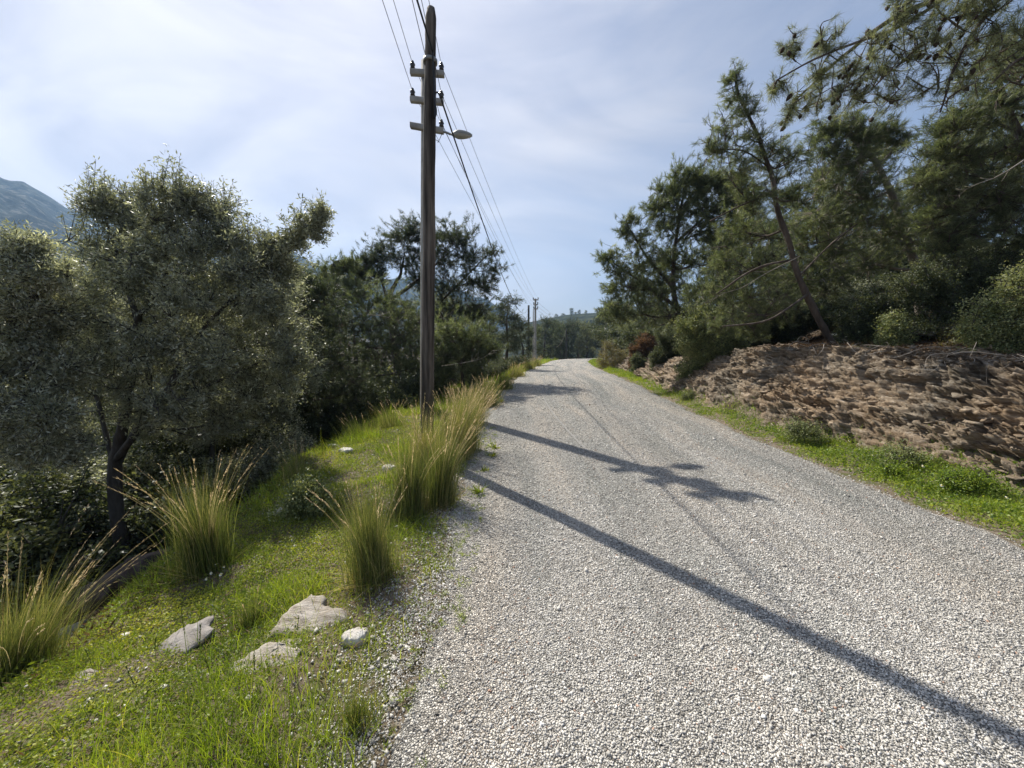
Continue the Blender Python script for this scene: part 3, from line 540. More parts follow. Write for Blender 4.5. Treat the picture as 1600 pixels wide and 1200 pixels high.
# ------------------------------------------------------------------ trees
def lin(a, b, n): return a[None] + (b - a)[None] * np.linspace(0, 1, n)[:, None]
class Tree:
    def __init__(s, D, seed, px=True):
        s.D = D; s.r = np.random.default_rng(seed); s.P = []; s.R = []; s.wood = Acc(); s.seed = seed
        s.tp = []; s.td = []; s.dead = Acc()
    def w(s, p):                                        # (px, py, ddepth) -> world
        return at(p[0], p[1], s.D + (p[2] if len(p) > 2 else 0))
    def limb(s, pts, r0, r1, k=7, wig=0.03, world=False, reg=True):
        P = np.array([np.asarray(p, float) if world else s.w(p) for p in pts])
        L = np.linalg.norm(np.diff(P, axis=0), axis=1).sum(); n = max(4, int(L / 0.16))
        Q = spline(P, n); Q = Q + (np.stack([fbm(np.arange(n) * 0.35, 1.7 * q, s.seed * 1.3, 2, q) for q in range(3)], 1) - 0.5) * wig * L * 0.5 * np.minimum(np.arange(n) / 3, 1)[:, None]
        R = np.linspace(r0, r1, n); V, T = polytube(Q, R, k, True, 0.35, s.seed); s.wood.add(V, T)
        if reg: s.P.append(Q); s.R.append(R)
        return Q
    def blob(s, c, rpx, sub=7, tips=120, flat=0.75, world=False, droop=0.0, up=0.35, limb=True, lr=1.0, spr=.25):
        r = s.r; c_ = np.asarray(c, float) if world else s.w(c); rad = (rpx if world else rpx / F * s.D); R3 = np.array([1, 1, flat]) * rad
        nodes = np.concatenate(s.P); rr = np.concatenate(s.R)
        d = np.linalg.norm(nodes - c_, axis=1) + np.clip(nodes[:, 2] - c_[2] + 0.2 * rad, 0, 9) * 1.5
        k = d.argmin(); p0 = nodes[k]; L = np.linalg.norm(c_ - p0)
        loc = []
        if limb and L > 0.15:
            mid = (p0 + c_) / 2 + np.array([0, 0, -0.12 * L]) + r.normal(size=3) * 0.06 * L
            q0 = min(rr[k] * 0.6, 0.012 + 0.016 * (L + rad)) * lr
            loc.append(s.limb([p0, mid, c_], q0, max(q0 * 0.4, 0.006), 5, 0.05, True))
        else: loc.append(nodes[k:k + 1])
        base = np.concatenate(loc)[len(loc[0]) // 3:]
        # sub-branches
        for q in range(sub):
            t = c_ + R3 * rdir(1, r)[0] * r.uniform(0.55, 0.85); t[2] += up * rad * 0.4
            b = base[r.integers(len(base))]; n = 5
            mid = (b + t) / 2 + r.normal(size=3) * 0.1 * rad
            Q = spline(np.array([b, mid, t]), n); V, T = polytube(Q, np.linspace(0.012, 0.005, n) * (0.5 + 0.4 * rad) * 1.3, 4, False); s.wood.add(V, T); loc.append(Q)
        A = np.concatenate(loc)
        u = rdir(tips, r); u[:, 2] = np.where(r.random(tips) < 0.3, np.abs(u[:, 2]), u[:, 2])
        lump = 0.5 + 0.95 * fbm(u[:, 0] * 1.6 + s.seed, u[:, 1] * 1.6 + c_[0], u[:, 2] * 1.6, 2, s.seed)
        tip = c_ + R3 * u * (r.random((tips, 1)) ** 0.5) * lump[:, None]
        spr = r.random(tips) < spr; tip[spr] += (u[spr] * 0.55 + np.array([0, 0, 0.28])) * rad * r.uniform(.3, 1, (spr.sum(), 1))
        d2 = ((tip[:, None] - A[None]) ** 2).sum(2); nb = A[d2.argmin(1)]
        mid = (tip + nb) / 2 + np.array([0, 0, -0.05 * rad]) * 1
        V, T = tubes(nb, mid, 0.006, 0.004, 3); s.wood.add(V, T); V, T = tubes(mid, tip, 0.004, 0.0022, 3); s.wood.add(V, T)
        dv = unit(unit(tip - mid) + u * .5 + np.array([0, 0, up - droop]) + r.normal(size=(tips, 3)) * 0.2)
        s.tp.append(tip); s.td.append(dv)
        for fr in (0.22, 0.48):
            s.tp.append(mid + (tip - mid) * (1 - fr) + r.normal(size=(tips, 3)) * 0.02); s.td.append(unit(dv + r.normal(size=(tips, 3)) * 0.5))
    def deadtwigs(s, pts, n=14, L=0.8):                 # bare pale branch with side twigs
        P = s.limb(pts, 0.02, 0.004, 4, 0.08, reg=False); return P
    def needles(s, per=14, L=0.10, w=0.0022, spread=0.72):
        P = np.concatenate(s.tp); Dv = np.concatenate(s.td); n = len(P); r = s.r
        P2 = np.repeat(P, per, 0); D2 = np.repeat(Dv, per, 0); t = r.random((n * per, 1))
        d = unit(D2 + rdir(n * per, r) * spread); p = P2 - D2 * t * L * 1.1
        sd_ = unit(np.cross(d, rdir(n * per, r))) * w; LL = L * r.uniform(0.7, 1.15, (n * per, 1))
        V = np.stack([p - sd_, p + sd_, p + d * LL + np.array([0, 0, -0.08]) * LL], 1).reshape(-1, 3)
        tt = np.clip(np.repeat(r.random(n), per) * 0.7 + r.random(n * per) * 0.3, 0, 1)
        a = Acc(); a.add(V, np.arange(len(V)).reshape(-1, 3), np.repeat(tt, 3)); return a
    def leafage(s, per=16, L=0.05, w=0.007, spread=0.95, scat=0.13):
        P = np.concatenate(s.tp); Dv = np.concatenate(s.td); n = len(P); r = s.r
        P2 = np.repeat(P, per, 0); D2 = np.repeat(Dv, per, 0); t = r.random((n * per, 1))
        p = P2 - D2 * t * scat * 2 + r.normal(size=P2.shape) * scat * 0.16; d = unit(D2 * 0.8 + rdir(n * per, r) * spread)
        V, T, m = leaves(p, d, L * r.uniform(0.6, 1.2, n * per), w * r.uniform(0.7, 1.2, n * per), r)
        a = Acc(); a.add(V, T, np.repeat(np.clip(np.repeat(r.random(n), per) * 0.6 + r.random(n * per) * 0.4, 0, 1), m)); return a
    def finish(s, name, label, cat, base, fol, fmat, bmat, group=None, crown='crown', trunk='trunk'):
        t = thing(name, label, cat, base, group)
        s.wood.build(trunk, M[bmat], t, True, base); fol.build(crown, M[fmat], t, False, base)
        return t
def copy_tree(o, loc, rz, sc, label=None, group=None):
    c = o.copy(); C.objects.link(c); c.location = [float(a) for a in loc]; c.rotation_euler = (0, 0, rz); c.scale = (sc,) * 3 if np.isscalar(sc) else sc
    if label: c['label'] = label
    if group: c['group'] = group
    for ch_ in [q for q in bpy.data.objects if q.parent == o]:
        d_ = ch_.copy(); C.objects.link(d_); d_.parent = c
    return c
def on(x, y, dz=0.0): return np.array([x, y, float(H(np.array([x]), np.array([y]))[0]) + dz])

# --- left: the olive in front
t = Tree(5.6, 11)
b = at(190, 838, 5.6); b[2] = on(b[0], b[1])[2] - 0.1
Q = t.limb([b, t.w((178, 740)), t.w((192, 670)), t.w((205, 560)), t.w((215, 500)), t.w((255, 452))], 0.095, 0.03, 10, world=True)
t.limb([t.w((176, 745)), t.w((215, 660, .2)), t.w((235, 600, .3)), t.w((225, 520, .4))], 0.04, 0.012, 6, world=True)
t.limb([t.w((215, 500)), t.w((190, 420, .2)), t.w((160, 330, .3))], 0.04, 0.012, 6, world=True)
t.limb([t.w((255, 452)), t.w((262, 380, -.2)), t.w((265, 300, -.2))], 0.035, 0.01, 6, world=True)
t.limb([t.w((255, 452)), t.w((330, 400, .3)), t.w((345, 340, .3))], 0.03, 0.01, 6, world=True)
t.limb([t.w((180, 720)), t.w((240, 640, -.3)), t.w((290, 560, -.3)), t.w((345, 480, -.2)), t.w((420, 420, 0)), t.w((500, 345, 0))], 0.05, 0.012, 8, world=True)
t.limb([t.w((178, 730)), t.w((150, 620, .4)), t.w((110, 520, .6)), t.w((80, 440, .6))], 0.036, 0.012, 7, world=True)
t.limb([t.w((240, 640, -.3)), t.w((330, 600, .1)), t.w((420, 560, .3))], 0.04, 0.01, 6, world=True)
for (x, y, rad, dd, tp) in [(160, 320, 40, .2, 90), (210, 345, 48, .3, 100), (262, 305, 38, -.2, 80), (268, 350, 45, -.1, 100), (330, 330, 42, .3, 90), (355, 375, 45, .2, 90), (395, 400, 45, 0, 90),
                            (488, 352, 26, 0, 55), (455, 372, 24, 0, 45), (438, 415, 38, .1, 80), (180, 400, 60, .4, 130), (255, 410, 55, .5, 120), (330, 440, 60, .5, 130), (140, 450, 55, .5, 100),
                            (400, 470, 55, .4, 120), (230, 480, 60, .7, 120), (300, 520, 60, .6, 120), (380, 545, 60, .4, 130), (440, 520, 45, .3, 90), (160, 520, 60, .6, 110), (130, 600, 60, .6, 110),
                            (230, 570, 60, .8, 110), (310, 600, 55, .4, 110), (400, 610, 50, .2, 100), (450, 590, 35, .2, 60), (230, 650, 45, -.3, 55), (350, 660, 40, .1, 60), (110, 680, 50, .5, 70), (200, 440, 45, -.5, 80), (280, 470, 45, -.6, 80), (150, 560, 45, -.5, 70), (240, 540, 45, -.7, 70), (330, 560, 45, -.6, 80), (280, 630, 42, -.7, 60), (420, 480, 40, -.3, 70), (460, 560, 36, -.1, 60), (120, 490, 45, -.2, 70), (370, 430, 40, -.3, 60), (190, 610, 36, -.6, 35), (300, 395, 36, -.3, 60), (230, 395, 36, -.3, 60), (500, 330, 16, 0, 25), (430, 385, 22, 0, 30), (305, 320, 24, 0, 40)]:
    t.blob((x, y, dd), rad, 5, int(tp * 1.2), 0.95, spr=.4)
olive = t.finish('olive_tree', 'silvery grey-green olive tree with dark forked leaning trunks on the left slope', 'tree', b, t.leafage(15, 0.060, 0.0078), 'olive', 'bark_olive')
# --- olive at the left edge
t = Tree(4.3, 12)
b = at(-60, 800, 4.6); b[2] = on(b[0], b[1])[2] - 0.1
t.limb([b, at(-40, 650, 4.5), at(0, 560, 4.4), at(40, 480, 4.3), at(60, 430, 4.3)], 0.11, 0.02, 8, world=True)
t.limb([at(-40, 650, 4.5), at(-90, 550, 4.3), at(-120, 470, 4.2)], 0.07, 0.02, 7, world=True)
t.limb([at(-45, 660, 4.5), at(40, 620, 4.2), at(90, 600, 4.3)], 0.05, 0.01, 6, world=True)
for (x, y, rad, dd, tp) in [(45, 385, 26, 0, 60), (15, 410, 40, 0, 70), (75, 430, 38, 0, 80), (20, 470, 55, 0, 120), (85, 500, 50, .2, 110), (-40, 450, 60, 0, 80), (-50, 540, 60, .1, 80), (30, 560, 60, 0, 130), (95, 580, 45, .1, 90),
                            (10, 640, 60, -.2, 120), (80, 650, 45, -.2, 90), (30, 700, 45, -.2, 80), (-60, 620, 50, 0, 50), (110, 700, 35, -.1, 50)]:
    t.blob((x, y, dd), rad, 5, int(tp * 1.4), 0.95, spr=.4)
t.finish('olive_tree', 'pale olive tree cut off by the left edge, beside the forked olive', 'tree', b, t.leafage(14, 0.056, 0.0074), 'olive', 'bark_olive')
# --- olive behind, taller scrub filling under the mountain
def scrub(name, D, seed, base, blobs, label, fmat, bmat='bark_olive', kind='leaf', per=13, L=0.055, w=0.009, cat='shrub', trunkpx=None, group=None, tipk=1.0, flat=0.85, crown='crown', trunk='trunk', spread=1.2, wn=0.003, r0=0.06, sk=0.0):
    t = Tree(D, seed); b = at(*base, D) if len(base) == 2 else at(*base); b[2] = on(b[0], b[1])[2] - 0.08
    pts = [b] + [t.w(p) for p in (trunkpx or [((base[0] + blobs[0][0]) / 2, (base[1] + blobs[0][1]) / 2), blobs[0][:2]])]
    t.limb(pts, r0, 0.015, 8, world=True)
    for bl in blobs:
        t.blob((bl[0], bl[1], bl[3] if len(bl) > 3 else 0), bl[2], 5, int((bl[4] if len(bl) > 4 else 90) * tipk), flat)
    if cat == 'shrub':
        xs_ = [bl[0] for bl in blobs]; rm = np.mean([bl[2] for bl in blobs]) / F * D
        for f_ in np.linspace(0, 1, 5):
            q = at(min(xs_) + (max(xs_) - min(xs_)) * f_, base[1], D + sk + t.r.uniform(-.25, .25) * rm); q[2] = on(q[0], q[1])[2] + rm * .55; t.blob(q, rm * 1.05, 4, int(80 * tipk), .8, world=True)
    fol = t.leafage(per, L, w, spread) if kind == 'leaf' else t.needles(per, L, wn)
    return t.finish(name, label, cat, b, fol, fmat, bmat, group, crown, trunk)
scrub('olive_tree', 8.0, 13, (400, 700), [(400, 480, 50, 0), (350, 450, 50, .3), (450, 460, 40, 0), (300, 480, 60, .5), (460, 530, 50, 0), (380, 560, 60, .4), (250, 540, 60, 1), (150, 500, 60, 1), (60, 540, 60, 1), (480, 590, 40, 0), (330, 620, 50, .5), (200, 620, 60, .8), (90, 640, 60, .8)],
      'grey-green olive tree standing close behind the forked olive', 'olive', tipk=1.3, cat='tree', L=0.07, w=0.01, per=12)

# --- pines
def pine(D, seed, base, trunk, blobs, label, fmat='pine', r0=0.12, per=13, L=0.12, wn=0.0030, tipk=1.0, extra=(), group=None, name='pine_tree', flat=0.78, droop=0.0, bmat='bark'):
    t = Tree(D, seed); b = at(*base[:2], D + (base[2] if len(base) > 2 else 0)); b[2] = on(b[0], b[1])[2] - 0.1
    t.limb([b] + [t.w(p) for p in trunk], r0, 0.02, 9, world=True)
    for pts, ra in extra: t.limb([t.w(p) for p in pts], ra, 0.012, 6, world=True)
    for bl in blobs:
        t.blob((bl[0], bl[1], bl[3] if len(bl) > 3 else 0), bl[2], 6, int((bl[4] if len(bl) > 4 else 100) * tipk * 1.25), flat, droop=droop)
    return t.finish(name, label, 'tree', b, t.needles(per, L, wn), fmat, bmat, group), t

# tall forked pine behind the wooden pole
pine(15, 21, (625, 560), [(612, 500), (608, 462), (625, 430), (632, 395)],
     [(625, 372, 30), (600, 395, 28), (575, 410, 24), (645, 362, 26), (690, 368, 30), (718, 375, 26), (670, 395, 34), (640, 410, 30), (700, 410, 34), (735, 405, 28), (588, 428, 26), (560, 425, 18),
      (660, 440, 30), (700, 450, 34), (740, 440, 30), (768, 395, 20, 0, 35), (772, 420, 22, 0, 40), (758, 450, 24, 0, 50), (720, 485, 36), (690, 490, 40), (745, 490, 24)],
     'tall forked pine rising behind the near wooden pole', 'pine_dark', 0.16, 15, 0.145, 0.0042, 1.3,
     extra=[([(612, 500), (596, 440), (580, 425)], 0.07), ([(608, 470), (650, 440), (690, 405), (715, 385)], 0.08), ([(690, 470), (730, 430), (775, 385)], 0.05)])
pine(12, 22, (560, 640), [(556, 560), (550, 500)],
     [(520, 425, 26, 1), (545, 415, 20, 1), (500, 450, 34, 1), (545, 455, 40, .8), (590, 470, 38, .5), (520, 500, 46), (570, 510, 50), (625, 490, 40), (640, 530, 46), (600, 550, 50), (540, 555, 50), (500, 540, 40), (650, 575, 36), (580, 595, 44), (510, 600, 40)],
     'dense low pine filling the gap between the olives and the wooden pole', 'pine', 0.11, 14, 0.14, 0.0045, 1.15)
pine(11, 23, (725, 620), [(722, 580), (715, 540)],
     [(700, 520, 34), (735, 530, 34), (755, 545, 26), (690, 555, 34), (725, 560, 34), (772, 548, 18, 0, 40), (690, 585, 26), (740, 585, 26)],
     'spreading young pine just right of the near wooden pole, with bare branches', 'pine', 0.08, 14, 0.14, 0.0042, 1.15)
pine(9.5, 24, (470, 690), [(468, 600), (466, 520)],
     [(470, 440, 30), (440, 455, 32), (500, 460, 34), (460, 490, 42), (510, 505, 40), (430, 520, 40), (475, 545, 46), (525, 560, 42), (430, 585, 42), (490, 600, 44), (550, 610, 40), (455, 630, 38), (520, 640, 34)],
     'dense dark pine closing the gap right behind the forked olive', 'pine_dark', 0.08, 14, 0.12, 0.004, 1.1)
scrub('olive_tree', 7.2, 14, (330, 740), [(330, 470, 50), (370, 510, 50), (290, 520, 50), (340, 570, 54), (400, 580, 48), (280, 610, 50), (360, 640, 46), (430, 640, 36), (310, 680, 40), (235, 660, 40)],
      'small grey olive filling the space right of the forked trunk', 'olive', tipk=1.3, cat='tree', L=0.065, w=0.009, per=13)
# dark thicket below
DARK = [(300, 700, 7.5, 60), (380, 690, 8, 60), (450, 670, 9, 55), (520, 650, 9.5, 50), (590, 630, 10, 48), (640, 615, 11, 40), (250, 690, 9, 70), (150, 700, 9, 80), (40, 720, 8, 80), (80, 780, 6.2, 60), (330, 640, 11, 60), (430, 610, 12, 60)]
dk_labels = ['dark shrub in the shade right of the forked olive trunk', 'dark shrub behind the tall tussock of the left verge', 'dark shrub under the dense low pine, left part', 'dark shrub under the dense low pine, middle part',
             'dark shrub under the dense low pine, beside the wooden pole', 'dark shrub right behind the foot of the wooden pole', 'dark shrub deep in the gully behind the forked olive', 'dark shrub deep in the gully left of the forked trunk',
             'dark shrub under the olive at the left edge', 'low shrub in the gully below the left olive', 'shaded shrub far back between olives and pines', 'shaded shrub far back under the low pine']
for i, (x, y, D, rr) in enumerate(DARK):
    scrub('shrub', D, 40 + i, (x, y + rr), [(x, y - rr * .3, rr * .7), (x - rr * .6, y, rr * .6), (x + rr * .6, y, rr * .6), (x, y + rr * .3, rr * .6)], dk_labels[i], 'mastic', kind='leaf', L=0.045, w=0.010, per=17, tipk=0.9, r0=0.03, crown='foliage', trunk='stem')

# generic pines, reused for the rest of the wood (each one its own thing)
def gen_pine(seed, h, spread, fmat, lean=0.0):
    r = np.random.default_rng(seed); t = Tree(1, seed); P0 = np.array([0, 0, 0.])
    top = np.array([lean * h, 0.05 * h, h])
    t.limb([P0, np.array([0.05 * h, 0, h * .35]), np.array([lean * h * .6, 0.02 * h, h * .7]), top], 0.022 * h + 0.04, 0.02, 8, world=True)
    n = 18
    for k in range(n):
        f = 0.32 + 0.68 * (k / (n - 1)); a = k * 2.4 + r.uniform(-.4, .4); rad = spread * h * (1.05 - 0.72 * abs(f - 0.45)) * r.uniform(0.6, 1.0)
        c = np.array([cos(a) * rad + lean * h * f, sin(a) * rad, h * f + r.uniform(-.03, .03) * h])
        t.blob(c, h * r.uniform(0.085, 0.14), 6, 105, 0.75, world=True)
    t.blob(top, h * 0.07, 3, 40, 1.2, world=True)
    o = t.finish('pine_tree', 'pine tree', 'tree', np.zeros(3), t.needles(12, 0.13 + 0.008 * h, 0.0052), fmat, 'bark'); return o
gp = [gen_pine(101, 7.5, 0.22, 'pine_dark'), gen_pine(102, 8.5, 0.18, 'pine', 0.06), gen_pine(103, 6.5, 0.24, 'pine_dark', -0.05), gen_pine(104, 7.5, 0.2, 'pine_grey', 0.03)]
first = [True] * 4; wl = []
def place(kind, px, Y, sc, label, group=None, top=None):
    x = (px - 800) / F * Y * cos(TH)**0; x = at(px, 530, Y)[0]
    L = on(x, Y, -0.1)
    if top is not None:
        want = at(px, top, Y)[2] - L[2]; sc = want / [7.9, 9.0, 7.0, 8.0][kind]
    rz = random.uniform(-3, 3)
    if first[kind]:
        o = gp[kind]; first[kind] = False; o.location = [float(a) for a in L]; o.rotation_euler = (0, 0, rz); o.scale = (sc,) * 3; o['label'] = label
        if group: o['group'] = group
        return o
    return copy_tree(gp[kind], L, rz, sc, label, group)
GL, GR, GB = 'pines in the wood left of the road', 'pines in the wood on the right slope', 'pines lining the bend'
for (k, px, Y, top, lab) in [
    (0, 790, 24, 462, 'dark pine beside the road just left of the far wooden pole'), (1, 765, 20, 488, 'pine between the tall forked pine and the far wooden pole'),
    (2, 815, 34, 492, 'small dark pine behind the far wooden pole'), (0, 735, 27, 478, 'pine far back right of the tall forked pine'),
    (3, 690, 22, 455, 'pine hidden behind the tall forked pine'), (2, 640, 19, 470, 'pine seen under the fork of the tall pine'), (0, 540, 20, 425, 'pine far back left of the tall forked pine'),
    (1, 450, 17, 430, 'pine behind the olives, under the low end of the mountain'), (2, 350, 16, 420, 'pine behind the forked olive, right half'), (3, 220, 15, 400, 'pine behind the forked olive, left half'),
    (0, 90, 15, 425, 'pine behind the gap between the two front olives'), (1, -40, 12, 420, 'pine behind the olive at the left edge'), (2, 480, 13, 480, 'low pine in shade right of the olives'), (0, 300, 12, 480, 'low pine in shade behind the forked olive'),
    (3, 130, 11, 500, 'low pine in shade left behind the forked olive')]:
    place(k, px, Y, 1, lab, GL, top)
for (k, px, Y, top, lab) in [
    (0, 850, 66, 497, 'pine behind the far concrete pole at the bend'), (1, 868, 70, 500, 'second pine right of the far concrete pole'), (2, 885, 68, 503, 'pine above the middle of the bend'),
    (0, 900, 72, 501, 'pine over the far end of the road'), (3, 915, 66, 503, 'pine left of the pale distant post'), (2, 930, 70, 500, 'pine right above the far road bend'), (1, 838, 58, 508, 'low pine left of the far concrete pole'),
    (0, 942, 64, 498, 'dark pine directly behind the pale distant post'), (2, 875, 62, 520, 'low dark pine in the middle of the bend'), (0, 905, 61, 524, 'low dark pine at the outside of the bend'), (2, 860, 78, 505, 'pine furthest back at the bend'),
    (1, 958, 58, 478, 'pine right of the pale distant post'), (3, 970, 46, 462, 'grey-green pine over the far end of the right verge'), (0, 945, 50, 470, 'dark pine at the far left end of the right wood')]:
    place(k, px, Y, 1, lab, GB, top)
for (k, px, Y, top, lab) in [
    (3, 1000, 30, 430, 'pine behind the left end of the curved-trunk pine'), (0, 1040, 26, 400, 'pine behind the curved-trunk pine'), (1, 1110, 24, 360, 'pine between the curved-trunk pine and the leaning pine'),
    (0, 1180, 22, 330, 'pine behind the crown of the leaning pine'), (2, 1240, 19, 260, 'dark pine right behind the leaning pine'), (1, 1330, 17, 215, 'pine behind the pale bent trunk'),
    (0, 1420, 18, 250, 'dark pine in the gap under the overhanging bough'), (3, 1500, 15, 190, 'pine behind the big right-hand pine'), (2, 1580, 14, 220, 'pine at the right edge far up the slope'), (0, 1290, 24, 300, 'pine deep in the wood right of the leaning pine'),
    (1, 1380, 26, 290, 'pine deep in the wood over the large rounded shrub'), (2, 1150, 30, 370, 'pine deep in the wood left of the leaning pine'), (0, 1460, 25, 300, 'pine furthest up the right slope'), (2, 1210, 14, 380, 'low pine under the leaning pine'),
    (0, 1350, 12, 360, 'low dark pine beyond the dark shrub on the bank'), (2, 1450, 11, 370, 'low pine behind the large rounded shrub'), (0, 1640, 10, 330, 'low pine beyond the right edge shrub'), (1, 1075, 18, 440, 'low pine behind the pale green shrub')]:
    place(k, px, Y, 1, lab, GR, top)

# right: curved-trunk pine
pine(12.5, 31, (1092, 545), [(1088, 500), (1062, 485), (1052, 440), (1055, 380), (1065, 320), (1072, 290)],
     [(1100, 282, 22), (1125, 285, 24), (1152, 292, 24), (1172, 312, 24), (1150, 335, 30), (1165, 365, 30), (1072, 278, 24), (1050, 300, 26), (1095, 300, 26), (1030, 325, 26), (1070, 325, 34), (1110, 330, 30), (1140, 310, 20), (1045, 355, 34), (1090, 365, 38), (1125, 370, 30), (985, 345, 16, 0, 40), (975, 362, 14, 0, 30), (1000, 375, 24, 0, 60), (950, 400, 20, 0, 50),
      (965, 425, 26, 0, 70), (1000, 415, 32), (1040, 405, 36), (1085, 410, 38), (1130, 410, 34), (990, 450, 34), (1030, 455, 38), (955, 455, 18, 0, 40), (1000, 490, 38), (1050, 500, 36), (960, 490, 26), (1100, 460, 34), (1140, 450, 34)],
     'pine with a sharply curved trunk reaching left over the road, right side', 'pine', 0.12, 14, 0.14, 0.0048, 1.2,
     extra=[([(1052, 450), (1010, 400), (980, 350)], 0.06), ([(1058, 480), (1000, 440), (945, 400)], 0.06), ([(1055, 380), (1100, 340), (1130, 310)], 0.05)])
# leaning slender pine
pine(7.6, 32, (1308, 560), [(1285, 510), (1262, 460), (1240, 400), (1215, 320), (1205, 270), (1185, 215), (1160, 160), (1147, 115)],
     [(1143, 122, 19, 0.0, 26), (1150, 150, 24, 0.0, 33), (1160, 175, 27, 0.0, 33), (1135, 200, 27, 0.0, 30), (1118, 225, 24, 0.0, 30), (1170, 215, 30, 0.0, 33), (1130, 245, 35, 0.0, 41), (1185, 245, 35, 0.0, 37), (1215, 235, 30, 0.0, 33), (1240, 245, 27, 0.0, 30), (1160, 270, 35, 0.0, 41),
      (1215, 280, 38, 0.3, 45), (1180, 315, 34, 0.0, 70), (1240, 310, 34, 0.4, 60), (1150, 360, 40, 0.9, 85), (1205, 370, 44, 1.0, 85), (1255, 370, 40, 1.2, 75), (1130, 410, 36, 0.8, 80), (1180, 420, 46, 1.0, 100), (1240, 430, 44, 1.1, 80), (1120, 455, 36, 0.7, 80), (1165, 475, 44, 0.7, 100), (1215, 480, 42, 0.4, 80), (1130, 505, 30, 0.6, 60), (1180, 515, 28, 0.6, 60)],
     'slender leaning pine on the rocky bank with sparse pointed top', 'pine', 0.068, 15, 0.105, 0.0026, 1.25,
     extra=[([(1242, 405), (1180, 420, -.3), (1120, 460, -.5)], 0.025), ([(1210, 300), (1160, 320), (1110, 345)], 0.018), ([(1262, 460), (1200, 500, -.5), (1130, 510, -.7)], 0.025), ([(1200, 260), (1160, 235), (1110, 235)], 0.016), ([(1250, 430), (1300, 380, .3), (1340, 350, .5)], 0.02)])
# pale bent trunk pine
pine(8.6, 33, (1435, 535), [(1430, 420), (1400, 320), (1370, 260), (1345, 230), (1330, 215)],
     [(1290, 205, 26), (1325, 200, 30), (1355, 215, 26), (1385, 205, 22, 0, 60), (1400, 225, 22, 0, 60), (1290, 240, 34), (1335, 250, 34), (1300, 290, 44), (1350, 300, 44), (1280, 340, 44), (1330, 350, 46), (1380, 350, 40), (1410, 380, 40), (1300, 400, 44), (1355, 410, 40), (1290, 450, 36)],
     'pine with a pale bent trunk in the middle of the right wood', 'pine', 0.09, 14, 0.11, 0.003, 1.25, bmat='bark_pale')
# big pine at right
pine(7.0, 34, (1700, 560), [(1690, 450), (1660, 350), (1620, 250), (1580, 180), (1560, 110)],
     [(1480, 200, 36), (1530, 180, 44), (1580, 160, 50), (1640, 150, 50), (1470, 240, 40), (1520, 250, 50), (1580, 240, 55), (1450, 285, 36), (1500, 300, 50), (1560, 310, 55), (1610, 320, 55), (1460, 340, 40), (1520, 360, 50), (1590, 380, 50), (1560, 110, 46), (1610, 80, 50), (1480, 390, 36), (1640, 230, 60)],
     'big dense pine filling the right edge above the shrubs', 'pine', 0.13, 14, 0.10, 0.0027, 1.5)
# overhanging bough with cones: a near pine standing outside the frame to the right
t = Tree(5.0, 35); b = on(8.7, 4.6, -0.1)
t.limb([b, at(1850, 350, 4.8), at(1840, 150, 4.8), at(1800, -60, 4.9), at(1780, -250, 4.9)], 0.17, 0.08, 10, world=True)
t.limb([at(1815, 0, 4.9), at(1620, -50, 5), at(1480, -5, 5), at(1385, 35, 5), at(1320, 85, 5), at(1270, 130, 5), at(1235, 165, 5)], 0.04, 0.007, 7, world=True)
t.limb([at(1480, -5, 5), at(1400, 45, 4.9), at(1300, 80, 4.8), at(1215, 125, 4.8)], 0.022, 0.008, 5, world=True)
t.limb([at(1815, 0, 4.9), at(1600, -20, 4.8), at(1530, 40, 4.8), at(1490, 110, 4.7), at(1470, 175, 4.7)], 0.03, 0.008, 6, world=True)
t.limb([at(1815, 0, 4.9), at(1700, -120, 5), at(1500, -100, 5), at(1400, -30, 5)], 0.04, 0.01, 6, world=True)
t.limb([at(1830, 80, 4.9), at(1700, 60, 4.8), at(1600, 90, 4.7), at(1550, 130, 4.7)], 0.03, 0.01, 6, world=True)
bough = [(1235, 75, 20, 26), (1215, 140, 18, 26), (1255, 160, 24, 38), (1230, 182, 14, 18), (1285, 65, 22, 30), (1290, 110, 26, 40), (1300, 150, 26, 40), (1335, 110, 28, 44), (1345, 150, 26, 36), (1380, 60, 26, 36), (1385, 110, 30, 44), (1390, 155, 24, 26), (1425, 20, 32, 50), (1430, 80, 32, 44), (1440, 135, 30, 36),
         (1480, 30, 38, 60), (1490, 90, 34, 44), (1490, 150, 26, 28), (1540, 20, 40, 70), (1550, 90, 40, 56), (1590, 50, 40, 66), (1520, -20, 40, 50), (1400, -10, 24, 30), (1610, 110, 40, 56)]
for (x, y, rad, tp) in bough: t.blob((x, y, -.1 if x < 1400 else -.2), rad * 1.12, 5, int(tp * 1.05), 0.95, droop=0.3, lr=0.5)
o = t.finish('pine_tree', 'near pine whose cone-laden bough hangs into the top right corner', 'tree', b, t.needles(20, 0.088, 0.0015, 0.95), 'pine_grey', 'bark')
